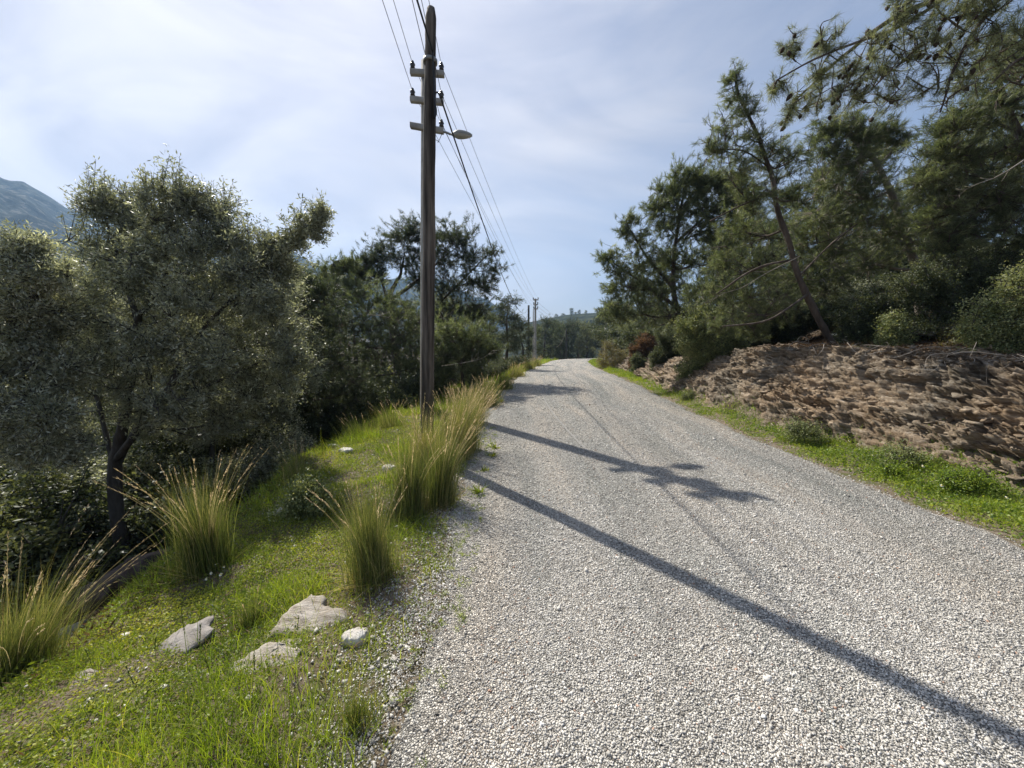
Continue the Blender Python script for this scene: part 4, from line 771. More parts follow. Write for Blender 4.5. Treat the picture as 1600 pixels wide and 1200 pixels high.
# cones: the part of the bough that reads as dark dots
tp = np.concatenate([t.tp[i] for i in range(0, len(t.tp), 3)]); r = np.random.default_rng(3)
sel = tp[r.permutation(len(tp))]; pxs = 800 + sel[:, 0] / sel[:, 1] * F
sel = sel[pxs < 1470][:98]
ca = None
for i, p in enumerate(sel):
    if ca is None:
        V, T = polytube([np.array([0, 0, 0.035]), np.array([0, 0, 0.02]), np.array([0, 0, 0]), np.array([0, 0, -0.02]), np.array([0, 0, -0.038])], [0.006, 0.02, 0.024, 0.016, 0.003], 9, True, 0.9, 3)
        co = mesh_np('cone', V, T, M['cone'], o, np.full(len(V), .5)); co['group'] = 'cones on the overhanging bough'; ca = co
    else: co = ca.copy(); C.objects.link(co); co.parent = o
    co.location = [float(a) for a in (p - b - np.array([0, 0, 0.03]))]; co.rotation_euler = (r.uniform(-1, 1), r.uniform(-1, 1), 0)
    k_ = float(r.uniform(0.75, 1.15)); co.scale = (k_, k_, k_)

# shrubs on the right bank
def shrub(D, seed, base, blobs, label, fmat='mastic', L=0.035, w=0.009, per=13, tipk=1.4, **k):
    return scrub('shrub', D, seed, base, blobs, label, fmat, kind='leaf', L=L, w=w, per=per, tipk=tipk, r0=0.03, crown='foliage', trunk='stem', **k)
shrub(6.9, 51, (1490, 525), [(1490, 425, 34), (1440, 435, 32), (1530, 430, 36), (1570, 415, 34), (1460, 460, 32), (1510, 465, 36), (1560, 455, 34), (1420, 460, 24), (1480, 490, 26)], 'large rounded dark green shrub on the bank below the big pine')
shrub(5.4, 52, (1585, 565), [(1600, 440, 30), (1580, 470, 34), (1545, 490, 30), (1620, 480, 40), (1570, 510, 36), (1530, 515, 24), (1600, 530, 34), (1540, 545, 26), (1575, 550, 24), (1640, 540, 40)], 'pale yellow-green shrub at the right edge above the rocks', 'mastic_pale', sk=0.5)
shrub(6.2, 69, (1500, 560), [(1490, 545, 13), (1475, 555, 11), (1505, 552, 12)], 'bare grey twiggy bush between the narrow slab and the right shrub', 'bud', per=2, tipk=2.2, bmat='bark_pale', sk=.4)
shrub(7.6, 53, (1360, 545), [(1355, 480, 28), (1330, 500, 26), (1390, 490, 28), (1360, 520, 26), (1325, 525, 18), (1395, 520, 22), (1410, 500, 20)], 'dark shrub right of the leaning trunk')
shrub(6.6, 54, (1400, 548), [(1398, 500, 15), (1392, 520, 16), (1408, 530, 15), (1385, 540, 12)], 'small upright green shrub beside the flat ledge stone', 'mastic_pale', tipk=.7, sk=0.5)
scrub('shrub', 6.6, 55, (1345, 565), [(1340, 558, 12), (1362, 556, 12), (1352, 566, 9), (1330, 566, 8)], 'tiny pale shrub at the lip of the bank, right of the leaning trunk', 'mastic_pale', cat='plant', L=.03, w=.009, r0=.006, crown='foliage', trunk='stem', tipk=.5)
shrub(10.3, 56, (1105, 575), [(1100, 495, 26), (1075, 510, 24), (1125, 505, 28), (1150, 520, 22), (1090, 530, 26), (1120, 540, 28), (1095, 555, 22), (1130, 560, 20), (1075, 545, 16)], 'pale green bushy shrub hanging over the rocks below the curved pine', 'mastic_pale', L=0.045, w=0.012, sk=0.5)
shrub(11.4, 57, (1165, 560), [(1165, 530, 26), (1190, 520, 26), (1150, 545, 22), (1180, 545, 20), (1210, 530, 20)], 'dark shrub in deep shade under the leaning pine', sk=0.3)
shrub(18.5, 58, (1010, 575), [(1008, 535, 16), (995, 550, 14), (1020, 550, 14), (1002, 562, 12), (1030, 545, 12)], 'brown withered shrub beside the bare twiggy bush', 'dead', L=0.07, w=0.02, sk=0.3)
shrub(17.5, 59, (1000, 578), [(993, 562, 9), (1000, 566, 9)], 'small rounded dark bush at the foot of the withered shrub', 'mastic', L=0.05, w=0.015, sk=0.2)
shrub(25, 60, (958, 580), [(955, 548, 14), (945, 555, 12), (968, 552, 13), (940, 565, 10), (975, 560, 12), (960, 565, 14), (950, 540, 10)], 'bare twiggy greenish-brown bush where the right verge meets the wood', 'bud', L=0.05, w=0.010, per=5, bmat='bark_pale', sk=0.5)
shrub(15, 61, (1040, 572), [(1040, 548, 16), (1025, 558, 12), (1060, 552, 14), (1050, 565, 12)], 'small green shrub left of the pale bushy shrub', 'mastic', L=0.05, w=0.013, sk=0.3)
def gen_shrub(seed, fmat, L=0.042, w=0.010):
    t = Tree(1, seed); t.limb([[0, 0, 0], [0.05, 0, .35], [0, 0, .7]], .04, .015, 6, world=True)
    for k in range(9):
        a = k * 2.4; q = .15 + .5 * (k / 9); t.blob(np.array([cos(a) * q, sin(a) * q, .35 + .6 * t.r.random()]), .36, 4, 60, .85, world=True)
    return t.finish('shrub', 'shrub', 'shrub', np.zeros(3), t.leafage(20, L, w), fmat, 'bark_olive', None, 'foliage', 'stem')
gs = [gen_shrub(111, 'mastic'), gen_shrub(112, 'olive')]; gfirst = [True, True]
def put_shrub(k, px, py_top, Y, wide, label, group):
    p = at(px, 530, Y); L = on(p[0], Y, -.08); h = max(.6, at(px, py_top, Y)[2] - L[2]) / 1.35; sc = (h * wide, h * wide, h); rz = random.uniform(-3, 3)
    if gfirst[k]: o = gs[k]; gfirst[k] = False; o.location = [float(a) for a in L]; o.scale = sc; o.rotation_euler = (0, 0, rz); o['label'] = label; o['group'] = group; return
    copy_tree(gs[k], L, rz, sc, label, group)
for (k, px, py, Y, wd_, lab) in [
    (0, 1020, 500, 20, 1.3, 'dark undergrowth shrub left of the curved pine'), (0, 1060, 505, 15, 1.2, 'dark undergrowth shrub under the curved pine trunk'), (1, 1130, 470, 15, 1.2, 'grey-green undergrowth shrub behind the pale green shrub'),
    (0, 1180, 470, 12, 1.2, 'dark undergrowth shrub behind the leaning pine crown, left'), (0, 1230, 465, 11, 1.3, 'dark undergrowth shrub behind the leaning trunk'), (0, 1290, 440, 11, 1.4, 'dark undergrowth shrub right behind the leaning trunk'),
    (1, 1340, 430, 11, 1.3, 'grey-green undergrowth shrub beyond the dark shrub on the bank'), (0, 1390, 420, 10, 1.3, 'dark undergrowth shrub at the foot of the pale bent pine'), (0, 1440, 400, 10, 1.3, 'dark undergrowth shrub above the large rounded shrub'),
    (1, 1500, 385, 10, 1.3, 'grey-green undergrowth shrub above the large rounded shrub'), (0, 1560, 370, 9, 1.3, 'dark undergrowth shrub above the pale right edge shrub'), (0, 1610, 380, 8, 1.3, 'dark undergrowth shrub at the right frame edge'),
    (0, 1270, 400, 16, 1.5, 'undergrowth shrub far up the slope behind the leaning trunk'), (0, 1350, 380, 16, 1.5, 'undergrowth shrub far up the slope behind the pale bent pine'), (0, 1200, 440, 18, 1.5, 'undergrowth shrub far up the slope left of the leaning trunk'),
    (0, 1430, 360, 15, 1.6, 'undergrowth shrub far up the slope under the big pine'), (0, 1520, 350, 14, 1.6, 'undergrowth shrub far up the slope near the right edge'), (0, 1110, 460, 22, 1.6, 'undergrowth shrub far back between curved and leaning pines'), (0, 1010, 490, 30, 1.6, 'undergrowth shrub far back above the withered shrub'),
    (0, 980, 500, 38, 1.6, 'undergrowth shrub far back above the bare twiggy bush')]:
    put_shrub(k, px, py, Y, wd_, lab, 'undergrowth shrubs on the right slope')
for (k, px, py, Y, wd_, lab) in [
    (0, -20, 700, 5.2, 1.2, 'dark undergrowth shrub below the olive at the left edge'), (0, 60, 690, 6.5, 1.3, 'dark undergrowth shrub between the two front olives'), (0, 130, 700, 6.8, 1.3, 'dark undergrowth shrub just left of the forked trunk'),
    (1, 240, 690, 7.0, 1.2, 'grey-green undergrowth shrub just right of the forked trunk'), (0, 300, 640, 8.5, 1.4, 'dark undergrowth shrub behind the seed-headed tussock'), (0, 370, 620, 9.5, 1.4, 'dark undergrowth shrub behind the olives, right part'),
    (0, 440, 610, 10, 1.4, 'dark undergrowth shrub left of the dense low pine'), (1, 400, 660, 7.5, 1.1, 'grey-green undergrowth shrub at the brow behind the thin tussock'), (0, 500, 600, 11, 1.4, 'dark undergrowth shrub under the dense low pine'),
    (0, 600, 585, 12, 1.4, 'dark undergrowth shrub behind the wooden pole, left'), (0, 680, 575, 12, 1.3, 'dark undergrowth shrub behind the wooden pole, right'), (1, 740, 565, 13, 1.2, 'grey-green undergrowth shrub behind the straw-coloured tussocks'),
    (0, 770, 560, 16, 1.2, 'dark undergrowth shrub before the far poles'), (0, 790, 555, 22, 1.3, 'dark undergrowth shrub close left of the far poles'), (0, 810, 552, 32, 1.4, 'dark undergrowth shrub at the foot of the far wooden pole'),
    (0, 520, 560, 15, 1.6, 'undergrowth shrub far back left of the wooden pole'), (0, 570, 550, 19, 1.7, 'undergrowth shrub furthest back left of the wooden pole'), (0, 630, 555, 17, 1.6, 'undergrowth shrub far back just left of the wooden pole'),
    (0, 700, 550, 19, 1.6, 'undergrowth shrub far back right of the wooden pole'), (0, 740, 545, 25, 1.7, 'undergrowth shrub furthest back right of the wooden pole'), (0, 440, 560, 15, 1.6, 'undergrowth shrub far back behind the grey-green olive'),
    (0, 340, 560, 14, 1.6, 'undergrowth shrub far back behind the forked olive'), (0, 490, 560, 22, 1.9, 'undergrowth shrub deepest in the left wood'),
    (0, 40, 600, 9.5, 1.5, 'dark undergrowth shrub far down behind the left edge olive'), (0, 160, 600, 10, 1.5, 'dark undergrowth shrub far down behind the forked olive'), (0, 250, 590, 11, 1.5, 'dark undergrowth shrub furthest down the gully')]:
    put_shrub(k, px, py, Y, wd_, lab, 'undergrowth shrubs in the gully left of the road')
# roots and dry stems hanging over the lip of the bank
for i, (px, py, D, lab) in enumerate([(1300, 575, 6.9, 'bare roots below the leaning pine on the bank'), (1440, 590, 5.6, 'dry roots hanging in the middle of the rocky bank'), (1545, 600, 4.9, 'dry roots hanging below the right edge shrub'), (1215, 580, 7.6, 'dry stems on the left part of the rocky bank')]):
    rr_ = np.random.default_rng(700 + i); a = Acc(); g = at(px, py, D); g[2] = on(g[0], g[1])[2] + .12
    for k in range(16):
        p = rr_.normal(size=3) * np.array([.22, .3, .04]); q = np.array([-.25 + .2 * rr_.normal(), -.1 + .25 * rr_.normal(), -.28 * rr_.random()]); mid = p + q * .5 + rr_.normal(size=3) * .05 + np.array([-.03, 0, .05])
        V, T = polytube(spline(np.array([p, mid, p + q]), 9), np.linspace(.006, .0015, 9), 4); a.add(V, T)
    o = a.build('roots', M['bark_pale']); o.location = [float(v) for v in g]; tag(o, lab, 'roots')
# verge plants right (foot of the bank)
for sd_, bx, by, bl, lab in [(62, 1258, 688, [(1255, 668, 15), (1240, 672, 11), (1272, 676, 10)], 'grey-green bushy weed at the foot of the rock, mid verge'),
                           (63, 1418, 728, [(1412, 710, 16), (1395, 715, 12), (1432, 718, 13), (1450, 722, 12)], 'grey-green bushy weed at the foot of the rock, near verge'),
                           (64, 1510, 762, [(1500, 745, 14), (1520, 750, 13), (1480, 748, 11), (1540, 758, 11)], 'broad dark green weed at the right end of the verge'),
                           (65, 1080, 625, [(1080, 616, 8), (1070, 620, 6), (1090, 619, 7)], 'small grey weed at the far foot of the rock'),
                           (66, 1390, 740, [(1385, 733, 9), (1400, 735, 8)], 'low round weed in front of the near grey-green weed')]:
    g = gnd(bx, by, 0.02)
    scrub('weed', g[1], sd_, (bx, by), bl, lab, 'mastic_pale' if sd_ in (62, 63, 65) else 'verge', kind='leaf', L=0.028, w=0.006, per=10, tipk=0.6, r0=0.008, crown='foliage', trunk='stem', cat='weed', flat=0.8)
g = gnd(480, 800, -0.1)
scrub('weed', g[1], 67, (485, 800), [(480, 775, 18), (500, 780, 16), (495, 765, 14), (465, 785, 12)], 'leafy grey-green weed on the left verge behind the near tussock', 'mastic_pale', kind='leaf', L=0.028, w=0.008, per=12, tipk=0.8, r0=0.006, crown='foliage', trunk='stem', cat='weed')
g = gnd(30, 1150, -0.3)
scrub('weed', 1.75, 68, (30, 1185), [(25, 1130, 24), (50, 1150, 22), (10, 1165, 26), (45, 1110, 14)], 'leafy green weed in the bottom left corner', 'herb', kind='leaf', L=0.03, w=0.009, per=12, tipk=0.7, r0=0.005, crown='foliage', trunk='stem', cat='weed')

# bare pale branches sticking out of the low pines
def bare(D, pts, label, seed):
    t = Tree(D, seed); r = t.r; Q = t.limb(pts, 0.009, 0.002, 5, 0.2)
    b = Q[0].copy()
    for k in range(9):
        p = Q[r.integers(len(Q) // 4, len(Q))]; d = unit(Q[-1] - Q[0]) * 0.6 + rdir(1, r)[0] * 0.7
        t.limb([p, p + d * 0.15 * D / 10, p + d * 0.32 * D / 10 + np.array([0, 0, .03])], 0.005, 0.002, 3, 0.1, world=True, reg=False)
    o = t.wood.build('bare_branch', M['bark_pale'], None, True, b); o.location = [float(a) for a in b]; tag(o, label, 'branch')
bare(10, [(690, 572), (730, 565), (752, 560), (768, 548)], 'bare pale branch curling out below the young pine right of the pole', 71)
bare(10.5, [(575, 492), (600, 494), (620, 502)], 'short bare pale branch on top of the dense low pine', 72)
bare(7.2, [(1250, 400), (1200, 425), (1150, 450), (1110, 470)], 'long bare pale branch across the leaning pine foliage', 73)
bare(6.0, [(1600, 250), (1560, 275), (1520, 290), (1500, 305)], 'bare pale branch at the right edge in the big pine', 74)
bare(7.9, [(1440, 340), (1430, 370), (1445, 385), (1450, 400)], 'bare pale hooked branch beside the pale bent trunk', 75)
bare(7.2, [(1400, 470), (1450, 466), (1490, 468), (1530, 474)], 'fallen pale branch under the large rounded shrub', 76)
bare(6.4, [(200, 545), (240, 530), (290, 500)], 'bare pale twig crossing the forked olive', 77)

# ------------------------------------------------------------------ grass and ground cover
def gr_points(n, x0, x1, y0, y1, seed, cond):
    x, y, r = scatter(n, x0, x1, y0, y1, seed); u, s, yr = road_uv(x, y); fw = y * cos(TH) + 1.6 * sin(TH); px = 800 + x / fw * F
    k = cond(x, y, u, yr, r) & (px > -60) & (px < 1660); x, y = x[k], y[k]
    return np.stack([x, y, H(x, y) - 0.005], 1), u[k], r
def left_c(dfar):
    def c(x, y, u, yr, r):
        e = np.clip((-u - HW - 0.02 + 0.14 * np.exp(-np.clip(y - 1, 0, 9) / 1.5) + (fbm(x * 2, y * 2, 0, 3, 12) - 0.5) * 1.1) / 0.55, 0, 1) ** 1.3
        patch = np.clip(fbm(x * 1.9 + 9, y * 1.9, 0, 4, 15) * 4.4 - 0.95, 0.28, 1)
        bare_ = 1 - 0.75 * np.exp(-((x + 1.0) ** 2 / 0.10 + (y - 1.6) ** 2 / 0.35))
        out_ = 1 - sm(-0.1, 0.7, -(u - vedge(yr)))
        return r.random(len(x)) < e * patch * out_ * bare_
    return c
gr = Acc(); hb = Acc()
for (y0, y1, dens, hb_d, L0, w0) in ((0.7, 2.0, 7500, 17000, 0.065, 0.0015), (2.0, 3.6, 6000, 13000, 0.065, 0.0018), (3.6, 7, 4000, 6500, 0.08, 0.0026), (7, 14, 1700, 1600, 0.10, 0.005), (14, 55, 420, 150, 0.16, 0.012)):
    xl = (-3.9, 0.2) if y1 < 20 else (-3, 7)
    A = (xl[1] - xl[0]) * (y1 - y0)
    b, u, r = gr_points(int(dens * A), xl[0], xl[1], y0, y1, int(y0 * 7 + 3), left_c(0))
    n = len(b); tall = fbm(b[:, 0] * 2.2, b[:, 1] * 2.2, 0, 3, 33); L = L0 * (0.35 + 3.4 * np.clip(tall - 0.36, 0, 1)) * r.lognormal(0, 0.42, n)
    d = np.array([0, 0, 1.0]) + r.normal(size=(n, 3)) * 0.35; be = r.normal(size=(n, 3)) * 0.35 + np.array([0, 0, -0.25])
    V, T, m, _ = strips(b, d, L, w0 * r.uniform(.6, 1.3, n), be, 2, None, r)
    tt = np.clip(r.beta(2, 2.2, n) + (fbm(b[:, 0], b[:, 1], 0, 3, 44) - 0.5) * 0.5, 0, 1); gr.add(V, T, np.repeat(tt, m))
    b, u, r = gr_points(int(hb_d * A), xl[0], xl[1], y0, y1, int(y0 * 7 + 4), left_c(0)); n = len(b)
    hh = 0.035 * fbm(b[:, 0] * 5, b[:, 1] * 5, 0, 3, 61) * (1 + w0 * 80)
    b[:, 2] += r.random(n) * hh * 1.6
    V, T, m = leaves(b, rdir(n, r) * np.array([1, 1, .5]) + np.array([0, 0, .35]), (0.013 + w0 * 1.5) * r.uniform(.6, 1.3, n), (0.004 + w0 * .6) * r.uniform(.6, 1.3, n), r)
    hb.add(V, T, np.repeat(np.clip(r.beta(2, 2, n) + (fbm(b[:, 0] * 2, b[:, 1] * 2, 0, 3, 45) - 0.5) * 0.7, 0, 1), m))
# taller thin foreground stand
b, u, r = gr_points(5200, -1.9, -0.55, 0.85, 1.9, 91, lambda x, y, u, yr, r: r.random(len(x)) < np.exp(-((x + 0.95) ** 2 / 0.16 + (y - 1.2) ** 2 / 0.12)) + 0.12 * (fbm(x * 3, y * 3) > .5)); n = len(b)
d = np.array([0, 0, 1.0]) + r.normal(size=(n, 3)) * 0.22
V, T, m, _ = strips(b, d, 0.17 * r.lognormal(0, .35, n), 0.0016 * r.uniform(.7, 1.3, n), r.normal(size=(n, 3)) * .25 + np.array([.05, 0, -.15]), 3, None, r); gr.add(V, T, np.repeat(r.beta(2, 2.6, n), m))
r = np.random.default_rng(555)
for (px, py, w_) in [(493, 975, .26), (555, 1008, .09), (412, 1058, .20), (292, 1030, .16), (140, 1140, .10), (448, 1030, .1), (430, 806, .1), (540, 703, .12), (607, 738, .1), (392, 1125, .04)]:
    g = gnd(px, py, -.1); n = int(700 * w_ + 60); an = r.uniform(0, 2 * pi, n); q = w_ * r.uniform(.75, 1.15, n); b = np.stack([g[0] + np.cos(an) * q * .95, g[1] + np.sin(an) * q * .7, g[0] * 0 + an * 0], 1); b[:, 2] = H(b[:, 0], b[:, 1]) - .005
    V, T, m, _ = strips(b, np.array([0, 0, 1.]) + r.normal(size=(n, 3)) * .5, .05 * r.lognormal(0, .4, n), .0016, r.normal(size=(n, 3)) * .3, 2, None, r); gr.add(V, T, np.repeat(r.beta(2, 2, n), m))
nn_ = 900; cx_ = r.uniform(-1.0, -.25, nn_); cy_ = r.uniform(1.0, 7, nn_); u, s, yr = road_uv(cx_, cy_); k = (u > -2.25) & (u < -1.75 + .25 * r.normal(size=nn_)) & (fbm(cx_ * 3, cy_ * 3, 0, 3, 99) > .5); cx_, cy_ = cx_[k], cy_[k]
b = np.repeat(np.stack([cx_, cy_, cx_ * 0], 1), 14, 0); b[:, :2] += r.normal(size=(len(b), 2)) * .012; b[:, 2] = np.maximum(H(b[:, 0], b[:, 1]), 0.0) + .002; n = len(b)
V, T, m, _ = strips(b, np.array([0, 0, .7]) + r.normal(size=(n, 3)) * .7, .022 * r.lognormal(0, .4, n), .0016, r.normal(size=(n, 3)) * .3, 2, None, r); gr.add(V, T, np.repeat(r.beta(2, 1.6, n), m))
tag(gr.build('grass', M['grass']), 'yellow-green grass on the left verge', None, None, 'stuff')
tag(hb.build('ground_cover', M['herb']), 'tiny leafed yellow-green ground cover on the left verge', None, None, 'stuff')
# right verge
vg = Acc()
def right_c(x, y, u, yr, r):
    e = np.clip((u - HW - 0.02 + (fbm(x * 2, y * 2, 0, 3, 13) - 0.5) * 0.6) / 0.3, 0, 1) * (1 - sm(-0.02, 0.28, u - foot(yr) - (fbm(y * 1.5, x * 0 + 2, 0, 3, 17) - 0.5) * 0.5))
    return r.random(len(x)) < e * np.clip(fbm(x * 2.5, y * 2.5, 0, 3, 19) * 3 - 0.5, 0.3, 1)
for (y0, y1, dens, L0, w0) in ((2.2, 6, 5200, 0.065, 0.0028), (6, 12, 2600, 0.08, 0.004), (12, 30, 900, 0.10, 0.008), (30, 60, 500, 0.14, 0.014)):
    xl = (3.6, 5.9) if y1 < 13 else ((4, 9) if y1 < 31 else (6, 13))
    b, u, r = gr_points(int(dens * (xl[1] - xl[0]) * (y1 - y0)), xl[0], xl[1], y0, y1, int(y0 * 9 + 5), right_c); n = len(b)
    tall = fbm(b[:, 0] * 2.5, b[:, 1] * 2.5, 0, 3, 35); mid = np.exp(-((u - HW - 0.7) ** 2) / 0.35)
    L = L0 * (0.3 + 2.2 * np.clip(tall - 0.25, 0, 1)) * (0.6 + mid * .7) * r.lognormal(0, 0.3, n)
    V, T, m, _ = strips(b, np.array([0, 0, 1.0]) + r.normal(size=(n, 3)) * 0.45, L, w0 * r.uniform(.6, 1.4, n), r.normal(size=(n, 3)) * 0.4 + np.array([0, 0, -0.3]), 2, None, r)
    vg.add(V, T, np.repeat(np.clip(r.beta(2, 2, n) + (fbm(b[:, 0] * 1.5, b[:, 1] * 1.5, 0, 3, 46) - 0.5) * .8 + 0.25 * (u < HW + .35), 0, 1), m))
    n2 = n // 2; k = r.integers(0, n, n2); p = b[k].copy(); p[:, 2] += r.random(n2) * L[k] * .8
    V, T, m = leaves(p, rdir(n2, r) * np.array([1, 1, .6]) + np.array([0, 0, .3]), 0.02 + w0 * 2, 0.007 + w0, r); vg.add(V, T, np.repeat(r.random(n2), m))
tag(vg.build('grass', M['verge']), 'bright green grass strip between the road and the rocky bank', None, None, 'stuff')

# sparse weeds + litter on gully edge and right slope (dry twigs and leaves)
lt = Acc(); r = np.random.default_rng(66)
x = r.uniform(4.5, 9, 60000); y = r.uniform(3, 14, 60000); u, s, yr = road_uv(x, y); k = (u > foot(yr) + 0.9) & (r.random(60000) < .5); x, y = x[k], y[k]; n = len(x)
V, T, m = leaves(np.stack([x, y, H(x, y) + 0.01], 1), rdir(n, r) * np.array([1, 1, .25]) + np.array([0, 0, .1]), 0.06, 0.006, r); lt.add(V, T, np.repeat(r.random(n), m))
x = r.uniform(-7, -2.4, 60000); y = r.uniform(1.2, 12, 60000); u, s, yr = road_uv(x, y); k = (u < vedge(yr) + 0.2) & (r.random(60000) < .7); x, y = x[k], y[k]; n = len(x)
V, T, m = leaves(np.stack([x, y, H(x, y) + 0.01], 1), rdir(n, r) * np.array([1, 1, .35]) + np.array([0, 0, .1]), 0.055, 0.006, r); lt.add(V, T, np.repeat(r.random(n) * .8, m))
x = r.uniform(-3.2, -.3, 9000); y = r.uniform(1, 9, 9000); u, s, yr = road_uv(x, y); k = (u > vedge(yr)) & (u < -HW - .05); x, y = x[k], y[k]; n = len(x)
V, T, m = leaves(np.stack([x, y, H(x, y) + r.uniform(.005, .04, n)], 1), rdir(n, r) * np.array([1, 1, .3]), .05 * r.lognormal(0, .5, n), 0.0022, r); lt.add(V, T, np.repeat(r.uniform(.5, 1, n), m))
x = r.uniform(4.2, 8, 60000); y = r.uniform(2, 20, 60000); u, s, yr = road_uv(x, y); ft2 = foot(yr); k = (u > ft2 + .1) & (u < ft2 + 1.8) & (r.random(60000) < .12 + .5 * sm(.7, 1.1, u - ft2)); x, y = x[k], y[k]; n = len(x); zt = H(x, y) + .06
V, T, m = leaves(np.stack([x, y, zt], 1), rdir(n, r) * np.array([1, 1, .6]) + np.array([-.15, -.1, .1]), .07 * r.lognormal(0, .4, n), 0.0035, r); lt.add(V, T, np.repeat(r.uniform(.3, 1, n), m))
tag(lt.build('leaf_litter', M['dead']), 'dry brown leaf litter on the shaded slopes', None, None, 'stuff')

# sprouting weeds in the gravel at the road edge
for i, (px, py, hp, lab) in enumerate([(748, 770, 22, 'small bright green weed standing alone in the gravel near the pole shadow'), (772, 700, 14, 'green sprout in the gravel beside the lamp pole shadow'), (770, 712, 10, 'flat tuft in the gravel edge next to the large tussocks'),
                                       (783, 628, 10, 'small yellow-green tuft at the far left road edge'), (757, 735, 9, 'reddish low sprig between the two shadows')]):
    g = gnd(px, py, 0.0); n = 46; r = np.random.default_rng(200 + i); b = g + r.normal(size=(n, 3)) * np.array([.02, .02, 0]); sc = hp / F * g[1]
    V, T, m, _ = strips(b - g, np.array([0, 0, .8]) + r.normal(size=(n, 3)) * .6, sc * r.uniform(.5, 1.2, n), 0.005, r.normal(size=(n, 3)) * .3 + np.array([0, 0, -.3]), 3, [.5, 1, .7, 0], r)
    a = Acc(); a.add(V, T, np.repeat(r.random(n), m)); o = a.build('weed', M['herb']); o.location = [float(q) for q in g]; tag(o, lab, 'weed')

# ------------------------------------------------------------------ tussocks
def tussock(px, py, D, hpx, wpx, n, label, seed, plumes=20, lean=(0, 0), zc=None, dry=0.0, plx=1.1, dense=1.0, pcurve=0.35, w=0.0016):
    r = np.random.default_rng(seed); g = at(px, py, D); g[2] = on(g[0], g[1])[2] - 0.01
    h = hpx / F * D; wd = wpx / F * D
    n = int(n * 1.7); w = w * .62; h = h * .92; wd = wd * (.74 if seed not in (304, 305, 306, 307, 308, 309) else .64); rad = np.minimum(np.abs(r.normal(size=n)), 2.6) * wd * 0.21 + r.random(n) * wd * .08; an = r.uniform(0, 2 * pi, n); b = np.stack([np.cos(an) * rad, np.sin(an) * rad, np.zeros(n)], 1)
    outw = unit(b + r.normal(size=(n, 3)) * wd * 0.1) * np.array([1, 1, 0]); o_ = outw * (0.0 + 0.13 * r.random((n, 1)) ** 2) * (wd / h) + np.array([lean[0], lean[1], 0])
    L = h * (0.22 + .9 * r.random(n) ** 1.4)
    V, T, m, _ = strips(b, np.array([0, 0, 1.]) + o_, L, w * (1 + D * .14) * r.uniform(.6, 1.3, n), outw * r.random((n, 1)) ** 2.5 * .2 + np.array([lean[0], lean[1], -.1]) + r.normal(size=(n, 3)) * .13, 4, None, r)
    root = thing('grass_tussock', label, 'grass tussock', g)
    nt_h = int(n * .16); an2 = r.uniform(0, 2 * pi, nt_h); bt = np.stack([np.cos(an2), np.sin(an2), an2 * 0], 1) * (wd * .36 * np.sqrt(r.random((nt_h, 1))))
    Vt, Tt, mt, _ = strips(bt, bt / wd * 1.6 + r.normal(size=(nt_h, 3)) * .45 + np.array([0, 0, .35]), h * r.uniform(.1, .45, nt_h), w * (1 + D * .14) * 1.2, r.normal(size=(nt_h, 3)) * .3 + np.array([0, 0, -.35]), 3, None, r)
    a = Acc(); a.add(Vt, Tt, np.repeat(r.uniform(.75, 1.05, nt_h), mt)); hs = np.clip(r.beta(1.6, 2.4, n) * .95 + dry * .7, 0, 1); a.add(V, T, np.repeat(hs, m)); a.build('blades', M['tussock'], root)
    if plumes:
        an = r.uniform(0, 2 * pi, plumes); b = np.stack([np.cos(an), np.sin(an), an * 0], 1) * wd * 0.15
        outw = np.stack([np.cos(an), np.sin(an), an * 0], 1); lv = np.array([lean[0], lean[1], 0]) * 1.1
        dv = np.array([0, 0, 1.]) + outw * r.uniform(.02, .2, (plumes, 1)) * (0.4 + wd / h * .6) + lv; L = h * plx * r.uniform(.75, 1.15, plumes)
        be = outw * r.uniform(.0, pcurve, (plumes, 1)) + lv * .6 + np.array([0, 0, -.15])
        Vs, Ts, m, tip = strips(b, dv, L, 0.0009 * (1 + D * .16), be, 6, [1, 1, 1, 1, 1, .8, .5], r); Vs = Vs.reshape(plumes, m, 3); Ts0 = Ts.reshape(plumes, -1, 3)[0]
        K = 26; q = r.random((plumes, K)); tt = 0.80 + 0.22 * q; P = b[:, None] + unit(dv)[:, None] * (L[:, None] * tt)[..., None] + be[:, None] * (L[:, None] * tt ** 2)[..., None]
        tg = unit(unit(dv)[:, None] + 2 * be[:, None] * tt[..., None]); P = P.reshape(-1, 3); tg = tg.reshape(-1, 3); nn = len(P)
        V, T, m2 = leaves(P, tg * 1.8 + rdir(nn, r) * .5, (0.02 + .0012 * D) * r.uniform(.7, 1.4, nn) * (0.6 + h * .5), 0.0008 * (1 + D * .17), r)
        V = V.reshape(plumes, -1, 3); T0 = T[:2 * K]
        for q_ in range(plumes):                        # each seed stalk is a part of its own
            a = Acc(); a.add(Vs[q_], Ts0, np.full(m, .12)); a.add(V[q_], T0, np.clip(np.repeat(r.random(K) * .6 + r.uniform(0, .35), m2), 0, 1)); a.build('seed_stalk', M['plume'], root)
    return root
tussock(582, 915, 2.42, 185, 112, 1500, 'upright green tussock on the verge behind the big flat stone', 301, 22, (-0.03, 0), plx=1.05)
tussock(325, 905, 2.75, 190, 112, 1500, 'green tussock with brown seed heads on the gully edge', 302, 42, (-0.02, 0.0), dry=.12, plx=1.18, pcurve=.5)
tussock(640, 800, 3.35, 150, 90, 1100, 'green tussock at the near end of the roadside row', 303, 26, (0.03, 0), dry=.1)
tussock(688, 785, 3.55, 165, 90, 1200, 'tussock in the roadside row with dark base beside the gravel', 304, 34, (0.05, 0), dry=.15)
tussock(660, 740, 4.2, 128, 100, 1100, 'pale tussock hiding the foot of the wooden pole', 305, 34, (0.08, 0), dry=.2)
